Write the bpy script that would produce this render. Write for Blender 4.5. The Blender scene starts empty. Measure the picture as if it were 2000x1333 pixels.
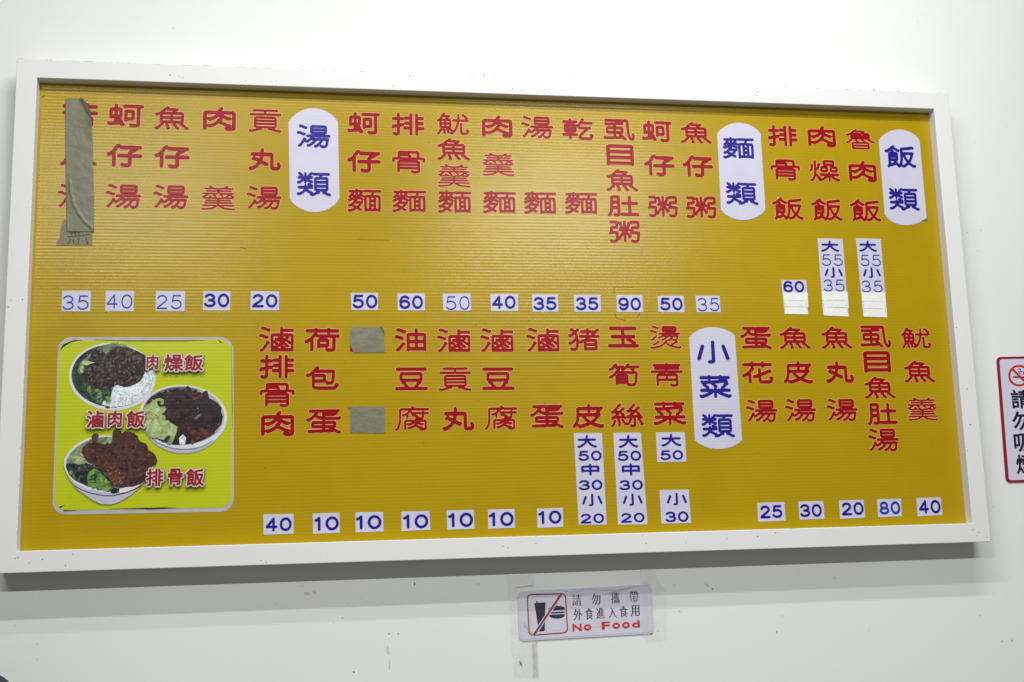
import bpy, math, random
from mathutils import Matrix
SC = bpy.context.scene
COL = SC.collection
random.seed(11)

# ------------------------------------------------------------------ camera
LENS = 39.528
CAM = [[0.987102, 0.00089, -0.16009, -0.464714], [-0.15776, -0.164678, -0.973649, -2.764403], [-0.02723, 0.986347, -0.162413, 1.520383]]

cd = bpy.data.cameras.new('camera')
cd.lens = LENS
cd.sensor_width = 36
cd.clip_start = 0.05
cd.clip_end = 100
cam = bpy.data.objects.new('camera', cd)
cam.matrix_world = Matrix([r[:] for r in CAM] + [[0, 0, 0, 1]])
COL.objects.link(cam)
SC.camera = cam

# ------------------------------------------------------------------ room light
w = bpy.data.worlds.new('World')
SC.world = w
w.use_nodes = True
bg = w.node_tree.nodes['Background']
bg.inputs[0].default_value = (1.0, 0.985, 0.97, 1)
bg.inputs[1].default_value = 0.155
SC.view_settings.view_transform = 'Standard'
SC.view_settings.look = 'None'
SC.view_settings.gamma = 1
SC.view_settings.exposure = 0

def tube(x, y, z, watt, tilt, col=(0.99, 1.0, 0.985), length=1.2, wid=0.05):
    """a ceiling fluorescent tube parallel to the wall, its reflector tilted to the wall by `tilt` degrees"""
    l = bpy.data.lights.new('fluorescent_tube', 'AREA')
    l.shape = 'RECTANGLE'
    l.size, l.size_y = length, wid
    l.energy = watt
    l.color = col
    o = bpy.data.objects.new('fluorescent_tube', l)
    o.location = (x, y, z)
    o.rotation_euler = (math.radians(tilt), 0, 0)
    COL.objects.link(o)

tube(-0.60, -1.82, 3.80, 34, 28)
tube(0.80, -1.42, 3.80, 29, 28)
tube(0.90, -3.80, 3.50, 115, 0)
tube(-1.60, -3.80, 3.50, 78, 0)

# ------------------------------------------------------------------ tables (metres: x, z on the wall, sizes)
BOARD_W, BOARD_H, RAIL_L, RAIL_R, RAIL_T, RAIL_B, RECESS, DEPTH = 2.4, 1.2042, 0.0474, 0.0461, 0.0467, 0.0477, 0.0301, 0.08

CH = [('苦瓜湯',[('苦',-1.0582,2.5274,0.0835,0.0608),('瓜',-1.0578,2.4271,0.0842,0.0575),('湯',-1.0601,2.324,0.0837,0.0594)]),('蚵仔湯',[('蚵',-0.953,2.5285,0.0851,0.0598),('仔',-0.9527,2.4279,0.0835,0.0592),('湯',-0.9523,2.3256,0.0829,0.061)]),('魚仔湯',[('魚',-0.8445,2.5259,0.0815,0.0602),('仔',-0.8418,2.4273,0.0834,0.059),('湯',-0.8425,2.3264,0.0822,0.0604)]),('肉羹',[('肉',-0.7315,2.5276,0.0789,0.062),('羹',-0.7306,2.3263,0.0798,0.0618)]),('貢丸湯',[('貢',-0.6216,2.5258,0.0793,0.0597),('丸',-0.6216,2.4268,0.0781,0.0576),('湯',-0.6224,2.3284,0.0833,0.0596)]),('蚵仔麵',[('蚵',-0.3797,2.5271,0.0828,0.0584),('仔',-0.3797,2.4279,0.0836,0.0598),('麵',-0.3788,2.3269,0.0844,0.0607)]),('排骨麵',[('排',-0.2689,2.5276,0.0839,0.0609),('骨',-0.2685,2.4287,0.0841,0.0589),('麵',-0.2681,2.3277,0.0855,0.0595)]),('魷魚羹麵',[('魷',-0.1545,2.5326,0.0837,0.0586),('魚',-0.1545,2.4651,0.0834,0.0588),('羹',-0.1542,2.396,0.0824,0.0604),('麵',-0.1545,2.3279,0.0853,0.0599)]),('肉羹麵',[('肉',-0.0415,2.5293,0.0795,0.059),('羹',-0.0408,2.4285,0.0817,0.061),('麵',-0.0407,2.3291,0.0851,0.0597)]),('湯麵',[('湯',0.0627,2.5301,0.0838,0.06),('麵',0.064,2.3295,0.0848,0.0607)]),('乾麵',[('乾',0.1693,2.5289,0.0841,0.0597),('麵',0.1709,2.3309,0.0865,0.0597)]),('虱目魚肚粥',[('虱',0.2787,2.5301,0.0845,0.0587),('目',0.2788,2.4614,0.0739,0.0582),('魚',0.2809,2.3939,0.0838,0.0592),('肚',0.2809,2.3248,0.0842,0.0573),('粥',0.2816,2.257,0.0832,0.0596)]),('蚵仔粥',[('蚵',0.3807,2.529,0.0826,0.059),('仔',0.3831,2.4364,0.0824,0.0598),('粥',0.3867,2.3258,0.0811,0.0584)]),('魚仔粥',[('魚',0.487,2.5284,0.0843,0.0595),('仔',0.4871,2.4368,0.0832,0.0604),('粥',0.4898,2.3254,0.0839,0.0594)]),('排骨飯',[('排',0.7276,2.5267,0.0837,0.0602),('骨',0.7289,2.4325,0.0832,0.0584),('飯',0.7279,2.3263,0.0856,0.0616)]),('肉燥飯',[('肉',0.8381,2.5283,0.0796,0.0593),('燥',0.8392,2.4328,0.0857,0.0605),('飯',0.8368,2.3258,0.0872,0.0624)]),('魯肉飯',[('魯',0.948,2.5242,0.0827,0.0573),('肉',0.9472,2.4337,0.0796,0.0595),('飯',0.9461,2.3252,0.0876,0.0621)]),('滷排骨肉',[('滷',-0.5908,1.9782,0.0822,0.0619),('排',-0.5889,1.9114,0.0831,0.0587),('骨',-0.5881,1.8438,0.082,0.0587),('肉',-0.5865,1.7755,0.0777,0.061)]),('荷包蛋',[('荷',-0.4826,1.977,0.0845,0.06),('包',-0.4819,1.8839,0.0794,0.0583),('蛋',-0.479,1.7793,0.0828,0.0596)]),('油豆腐',[('油',-0.2697,1.9766,0.0782,0.0584),('豆',-0.2686,1.8803,0.08,0.056),('腐',-0.268,1.7841,0.0832,0.0605)]),('滷貢丸',[('滷',-0.1634,1.9748,0.0827,0.0595),('貢',-0.162,1.8787,0.08,0.0581),('丸',-0.1562,1.7815,0.0789,0.0584)]),('滷豆腐',[('滷',-0.0562,1.9751,0.0833,0.0605),('豆',-0.0554,1.8793,0.0815,0.0559),('腐',-0.0509,1.7833,0.0824,0.0603)]),('滷蛋',[('滷',0.0595,1.9762,0.0836,0.0611),('蛋',0.0633,1.7848,0.0848,0.0585)]),('猪皮',[('猪',0.1645,1.977,0.0814,0.0589),('皮',0.1675,1.7846,0.0802,0.0609)]),('玉筍絲',[('玉',0.2653,1.9831,0.0804,0.0543),('筍',0.2645,1.8872,0.0806,0.0586),('絲',0.2674,1.785,0.0851,0.0608)]),('燙靑菜',[('燙',0.376,1.9824,0.0821,0.06),('靑',0.3751,1.8864,0.0843,0.0613),('菜',0.3772,1.7894,0.0857,0.0601)]),('蛋花湯',[('蛋',0.6168,1.9808,0.0845,0.0598),('花',0.616,1.8911,0.0848,0.0587),('湯',0.6198,1.7923,0.0838,0.0588)]),('魚皮湯',[('魚',0.7225,1.9807,0.0843,0.0582),('皮',0.7242,1.8908,0.0799,0.0596),('湯',0.7249,1.7924,0.0839,0.0592)]),('魚丸湯',[('魚',0.8372,1.9807,0.0851,0.0586),('丸',0.8384,1.8909,0.0775,0.0574),('湯',0.8378,1.7923,0.0849,0.059)]),('虱目魚肚湯',[('虱',0.945,1.9843,0.0864,0.0591),('目',0.9445,1.9173,0.0757,0.0573),('魚',0.9459,1.8495,0.0849,0.0578),('肚',0.9471,1.7808,0.0827,0.0576),('湯',0.945,1.7135,0.0848,0.0603)]),('魷魚羹',[('魷',1.0598,1.9806,0.0842,0.0566),('魚',1.0605,1.8911,0.0853,0.0582),('羹',1.0606,1.7925,0.0839,0.061)])]
PL = [('湯類',[(-0.565,2.5243),(-0.5575,2.5358),(-0.55,2.5434),(-0.5425,2.5493),(-0.535,2.5539),(-0.5274,2.5575),(-0.5198,2.56),(-0.5123,2.5617),(-0.5047,2.5624),(-0.4971,2.5622),(-0.4895,2.561),(-0.4819,2.559),(-0.4743,2.5559),(-0.4667,2.5518),(-0.4591,2.5464),(-0.4514,2.5393),(-0.4438,2.5282),(-0.4405,2.3295),(-0.4481,2.3187),(-0.4557,2.3117),(-0.4632,2.3062),(-0.4708,2.3019),(-0.4783,2.2987),(-0.4858,2.2964),(-0.4934,2.295),(-0.5009,2.2944),(-0.5084,2.2947),(-0.5159,2.2958),(-0.5234,2.2979),(-0.5309,2.3008),(-0.5384,2.3048),(-0.5459,2.3099),(-0.5534,2.3166),(-0.5609,2.3271)],[('湯',-0.5034,2.4889,0.0827,0.0601),('類',-0.5026,2.3657,0.0834,0.0619)]),('麵類',[(0.5453,2.527),(0.5534,2.5368),(0.5613,2.5432),(0.5691,2.5483),(0.5768,2.5522),(0.5846,2.5553),(0.5923,2.5575),(0.5999,2.5589),(0.6075,2.5595),(0.615,2.5594),(0.6225,2.5584),(0.63,2.5567),(0.6374,2.5541),(0.6448,2.5506),(0.6521,2.546),(0.6593,2.54),(0.6662,2.5306),(0.6654,2.3224),(0.6572,2.3133),(0.6491,2.3074),(0.6412,2.3028),(0.6333,2.2992),(0.6255,2.2965),(0.6178,2.2946),(0.6101,2.2934),(0.6024,2.2929),(0.5948,2.2931),(0.5873,2.294),(0.5798,2.2957),(0.5724,2.2982),(0.565,2.3015),(0.5577,2.3058),(0.5505,2.3114),(0.5435,2.3201)],[('麵',0.602,2.4893,0.0873,0.0599),('類',0.6033,2.3647,0.0876,0.0616)]),('飯類',[(1.001,2.5218),(1.0092,2.5318),(1.0172,2.5383),(1.0251,2.5434),(1.0329,2.5475),(1.0406,2.5505),(1.0482,2.5528),(1.0558,2.5542),(1.0633,2.5548),(1.0708,2.5547),(1.0781,2.5537),(1.0855,2.5519),(1.0927,2.5493),(1.0999,2.5457),(1.1069,2.541),(1.1139,2.5348),(1.1205,2.5252),(1.1202,2.308),(1.1121,2.3018),(1.1042,2.2976),(1.0963,2.2942),(1.0885,2.2915),(1.0808,2.2894),(1.0732,2.2878),(1.0656,2.2868),(1.058,2.2864),(1.0506,2.2866),(1.0432,2.2875),(1.0358,2.289),(1.0286,2.2914),(1.0214,2.2948),(1.0143,2.2992),(1.0074,2.3051),(1.0007,2.3144)],[('飯',1.0594,2.4779,0.0884,0.0636),('類',1.0594,2.3582,0.0867,0.0629)]),('小菜類',[(0.4387,1.9814),(0.4467,1.9901),(0.4546,1.9957),(0.4624,1.9999),(0.4702,2.0032),(0.4779,2.0056),(0.4856,2.0073),(0.4932,2.0082),(0.5008,2.0086),(0.5084,2.0083),(0.516,2.0074),(0.5235,2.0059),(0.531,2.0038),(0.5385,2.0011),(0.5459,1.9976),(0.5533,1.9933),(0.5605,1.9866),(0.5632,1.719),(0.555,1.712),(0.5469,1.7076),(0.5389,1.7042),(0.5309,1.7015),(0.523,1.6996),(0.5152,1.6983),(0.5074,1.6976),(0.4996,1.6974),(0.4919,1.6978),(0.4842,1.6988),(0.4765,1.7004),(0.4689,1.7025),(0.4614,1.7054),(0.4539,1.709),(0.4464,1.7137),(0.4391,1.7208)],[('小',0.4998,1.9439,0.0858,0.0594),('菜',0.5,1.8557,0.0853,0.0593),('類',0.5016,1.7563,0.0862,0.0601)])]
ST = [(('thin blue 35','苦瓜湯','upper'),'T',[(-1.0835,2.0938),(-1.0195,2.0942),(-1.0194,2.0444),(-1.0837,2.0448)],[('35',-1.0526,2.0654,0.0581,0.0343)]),(('thin blue 40','蚵仔湯','upper'),'T',[(-0.9858,2.0944),(-0.9217,2.0942),(-0.9213,2.0454),(-0.9858,2.0452)],[('40',-0.9538,2.0685,0.0579,0.0342)]),(('thin blue 25','魚仔湯','upper'),'T',[(-0.8723,2.0945),(-0.8047,2.0946),(-0.8049,2.0461),(-0.8718,2.0462)],[('25',-0.8408,2.0677,0.0572,0.0341)]),(('bold blue 30','肉羹','upper'),'B',[(-0.7632,2.0946),(-0.6997,2.0946),(-0.6997,2.0477),(-0.7627,2.0478)],[('30',-0.7312,2.0722,0.0586,0.0337)]),(('bold blue 20','貢丸湯','upper'),'B',[(-0.6518,2.0953),(-0.5853,2.0947),(-0.5856,2.0484),(-0.6522,2.0488)],[('20',-0.6187,2.0717,0.0597,0.033)]),(('bold blue 50','蚵仔麵','upper'),'B',[(-0.4138,2.0925),(-0.348,2.0929),(-0.3476,2.0502),(-0.4123,2.05)],[('50',-0.3795,2.0711,0.06,0.0344)]),(('bold blue 60','排骨麵','upper'),'B',[(-0.3005,2.0919),(-0.2326,2.0923),(-0.2337,2.0494),(-0.3002,2.0491)],[('60',-0.2669,2.07,0.0578,0.0339)]),(('thin blue 50','魷魚羹麵','upper'),'T',[(-0.1895,2.0915),(-0.1199,2.0925),(-0.1191,2.049),(-0.1877,2.049)],[('50',-0.1518,2.0684,0.0586,0.0349)]),(('bold blue 40','肉羹麵','upper'),'B',[(-0.0701,2.0915),(-0.0003,2.0919),(-0.0008,2.0489),(-0.0691,2.0486)],[('40',-0.0364,2.0708,0.0594,0.0338)]),(('bold blue 35','湯麵','upper'),'B',[(0.0355,2.0916),(0.1014,2.092),(0.1015,2.0479),(0.0355,2.0472)],[('35',0.0678,2.068,0.0583,0.0338)]),(('bold blue 35','乾麵','upper'),'B',[(0.1422,2.0909),(0.211,2.091),(0.2106,2.0478),(0.1427,2.0473)],[('35',0.1758,2.0681,0.0579,0.0337)]),(('bold blue 90','虱目魚肚粥','upper'),'B',[(0.2526,2.0912),(0.3207,2.0911),(0.3207,2.0473),(0.2526,2.0476)],[('90',0.2863,2.068,0.0589,0.0337)]),(('bold blue 50','蚵仔粥','upper'),'B',[(0.3605,2.09),(0.4297,2.0904),(0.4301,2.0469),(0.3611,2.0469)],[('50',0.396,2.0682,0.0596,0.0334)]),(('thin blue 35','魚仔粥','upper'),'T',[(0.4611,2.0906),(0.5256,2.0909),(0.5265,2.0472),(0.4622,2.0473)],[('35',0.4945,2.0673,0.0575,0.0352)]),(('bold blue 40','滷排骨肉','lower'),'B',[(-0.6183,1.5633),(-0.5486,1.5631),(-0.5484,1.5173),(-0.6171,1.5162)],[('40',-0.5826,1.5393,0.0596,0.032)]),(('bold blue 10','荷包蛋','lower'),'B',[(-0.5045,1.5623),(-0.442,1.5628),(-0.4414,1.5163),(-0.5036,1.5153)],[('10',-0.4725,1.5382,0.0569,0.0326)]),(('bold blue 10','TAPE','lower'),'B',[(-0.4053,1.5626),(-0.3401,1.5622),(-0.3393,1.5163),(-0.4047,1.5161)],[('10',-0.3739,1.5387,0.0599,0.0328)]),(('bold blue 10','油豆腐','lower'),'B',[(-0.2969,1.5619),(-0.2297,1.5614),(-0.2283,1.5172),(-0.2966,1.5159)],[('10',-0.2631,1.5378,0.0603,0.033)]),(('bold blue 10','滷貢丸','lower'),'B',[(-0.1887,1.562),(-0.1226,1.5616),(-0.1224,1.5167),(-0.1879,1.516)],[('10',-0.1554,1.5385,0.0603,0.034)]),(('bold blue 10','滷豆腐','lower'),'B',[(-0.0887,1.5615),(-0.024,1.5612),(-0.024,1.5164),(-0.089,1.5157)],[('10',-0.057,1.5378,0.0606,0.0338)]),(('bold blue 10','滷蛋','lower'),'B',[(0.0313,1.5606),(0.0954,1.5611),(0.095,1.5156),(0.0307,1.5145)],[('10',0.0625,1.5392,0.0572,0.0316)]),(('bold blue 25','蛋花湯','lower'),'B',[(0.5927,1.5614),(0.6645,1.5618),(0.6649,1.515),(0.5919,1.5143)],[('25',0.6281,1.5384,0.0583,0.0322)]),(('bold blue 30','魚皮湯','lower'),'B',[(0.7018,1.5622),(0.7684,1.562),(0.7687,1.5174),(0.7017,1.5166)],[('30',0.7333,1.5388,0.0581,0.0324)]),(('bold blue 20','魚丸湯','lower'),'B',[(0.8102,1.5619),(0.8772,1.5625),(0.8782,1.5176),(0.8104,1.5163)],[('20',0.8457,1.5404,0.0593,0.0326)]),(('lighter blue 80','虱目魚肚湯','lower'),'L',[(0.914,1.5629),(0.9798,1.5627),(0.9782,1.5185),(0.9134,1.5171)],[('80',0.947,1.5401,0.0567,0.0328)]),(('bold blue 40','魷魚羹','lower'),'B',[(1.0218,1.5635),(1.0899,1.5637),(1.0899,1.5188),(1.0213,1.5166)],[('40',1.0567,1.5402,0.0597,0.0344)])]
MS = [('short white strip with bold blue 60 above a blank white patch','M',[(0.6957,2.1334),(0.7654,2.134),(0.7636,2.0437),(0.6992,2.0444)],[('60',0.7292,2.116,0.0569,0.0307,'B')],[(0.6987,2.0996),(0.7648,2.1),(0.7641,2.0442),(0.6992,2.0449)]),('left one of two tall strips reading 大55小35 above a blank patch','M',[(0.8048,2.2472),(0.8751,2.2463),(0.8748,2.0393),(0.8049,2.0415)],[('大',0.8375,2.2258,0.05,0.0303,'B'),('55',0.8415,2.1881,0.0579,0.0311,'T'),('小',0.8424,2.155,0.0508,0.0286,'B'),('35',0.8408,2.1199,0.0581,0.0323,'T')],[(0.8047,2.1036),(0.8761,2.104),(0.8758,2.0389),(0.8063,2.0415)]),('right one of two tall strips reading 大55小35 above a blank patch','M',[(0.9127,2.2487),(0.9828,2.2478),(0.9835,2.0373),(0.9162,2.039)],[('大',0.9446,2.2272,0.0496,0.0305,'B'),('55',0.9494,2.1883,0.0565,0.0313,'T'),('小',0.9498,2.1557,0.0499,0.0293,'B'),('35',0.9474,2.118,0.0583,0.032,'T')],[(0.9175,2.1019),(0.9832,2.1023),(0.9835,2.0368),(0.9162,2.039)]),('left of the two long narrow strips reading 大50中30小20 in blue','M',[(0.1294,1.7426),(0.2008,1.7416),(0.2035,1.5176),(0.1334,1.5194)],[('大',0.1617,1.7217,0.0491,0.0317,'B'),('50',0.1682,1.6863,0.0589,0.0249,'B'),('中',0.1677,1.6523,0.046,0.029,'B'),('30',0.1671,1.6147,0.0595,0.0247,'B'),('小',0.1697,1.5785,0.0505,0.0295,'B'),('20',0.1681,1.5336,0.0592,0.0237,'B')],None),('right of the two long narrow strips reading 大50中30小20 in blue','M',[(0.2297,1.7421),(0.3002,1.7415),(0.3067,1.5156),(0.2319,1.5168)],[('大',0.2669,1.7201,0.0497,0.0319,'B'),('50',0.2683,1.6845,0.06,0.0251,'B'),('中',0.2705,1.6507,0.0465,0.03,'B'),('30',0.2694,1.6126,0.0597,0.0249,'B'),('小',0.2716,1.577,0.0502,0.0297,'B'),('20',0.2698,1.5328,0.0599,0.0234,'B')],None),('short white strip reading 大50, upper one of a pair beside the tall plaque','M',[(0.3385,1.7414),(0.4139,1.7412),(0.4143,1.6673),(0.3392,1.6674)],[('大',0.3773,1.7216,0.0517,0.0317,'B'),('50',0.3769,1.6844,0.059,0.0244,'B')],None),('short white strip reading 小30, lower one of a pair near the bottom rail','M',[(0.341,1.5986),(0.4162,1.5982),(0.4178,1.516),(0.342,1.5163)],[('小',0.3843,1.5756,0.0517,0.0299,'B'),('30',0.3824,1.5322,0.0593,0.0256,'B')],None)]
TP = {'long_left':[(-1.0935,2.5675),(-1.0903,2.478),(-1.0859,2.3804),(-1.0825,2.3159),(-1.0785,2.236)],'long_right':[(-1.0581,2.5698),(-1.0505,2.5667),(-1.0435,2.557),(-1.0328,2.5342),(-1.0266,2.4536),(-1.0229,2.3819),(-1.0196,2.3171),(-1.0168,2.2369)],'crease':[(-1.0758,2.3612),(-1.0731,2.3354),(-1.0656,2.3066),(-1.0529,2.2811),(-1.0374,2.2606),(-1.0176,2.2433)],'flap':[(-1.0587,2.5701),(-1.0435,2.557),(-1.0325,2.5338),(-1.03,2.5128),(-1.0404,2.5339),(-1.0499,2.5501)],'foot':[(-1.0892,2.2629),(-1.0795,2.2653),(-1.049,2.254),(-1.0204,2.2375),(-1.0202,2.2043),(-1.0621,2.2041),(-1.1007,2.2017),(-1.0989,2.2153),(-1.0942,2.216),(-1.0922,2.2421)],'pen':[[(-1.0734,2.2329),(-1.0466,2.2361)],[(-1.0666,2.2339),(-1.0673,2.2282)],[(-1.0596,2.2343),(-1.0594,2.2286)],[(-1.0513,2.2354),(-1.0502,2.2294)],[(-1.0431,2.2359),(-1.0413,2.2346)],[(-1.0751,2.2239),(-1.051,2.2265),(-1.0252,2.2304)],[(-1.0691,2.2192),(-1.0712,2.2122),(-1.0754,2.2074)],[(-1.0625,2.218),(-1.0616,2.2076)],[(-1.0514,2.2189),(-1.0515,2.2058)],[(-1.0353,2.2223),(-1.0323,2.2143),(-1.0297,2.2067)]],'sq1':[(-0.4098,2.0084),(-0.3392,2.0081),(-0.3343,1.9968),(-0.3327,1.9451),(-0.4068,1.9445),(-0.4128,1.9573),(-0.4164,1.9781),(-0.4159,1.9968)],'sq1flap':[(-0.3441,2.0085),(-0.3387,2.0085),(-0.3335,1.9981),(-0.3336,1.9864),(-0.3388,1.9989)],'sq2':[(-0.4214,1.8136),(-0.3751,1.814),(-0.3347,1.8127),(-0.3332,1.8004),(-0.3345,1.7487),(-0.3764,1.7501),(-0.4156,1.7511),(-0.4162,1.8075)],'under':[(-0.4156,1.9623),(-0.4116,1.9631),(-0.4108,1.9573),(-0.408,1.949),(-0.41,1.9465),(-0.4157,1.9474)]}
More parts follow.
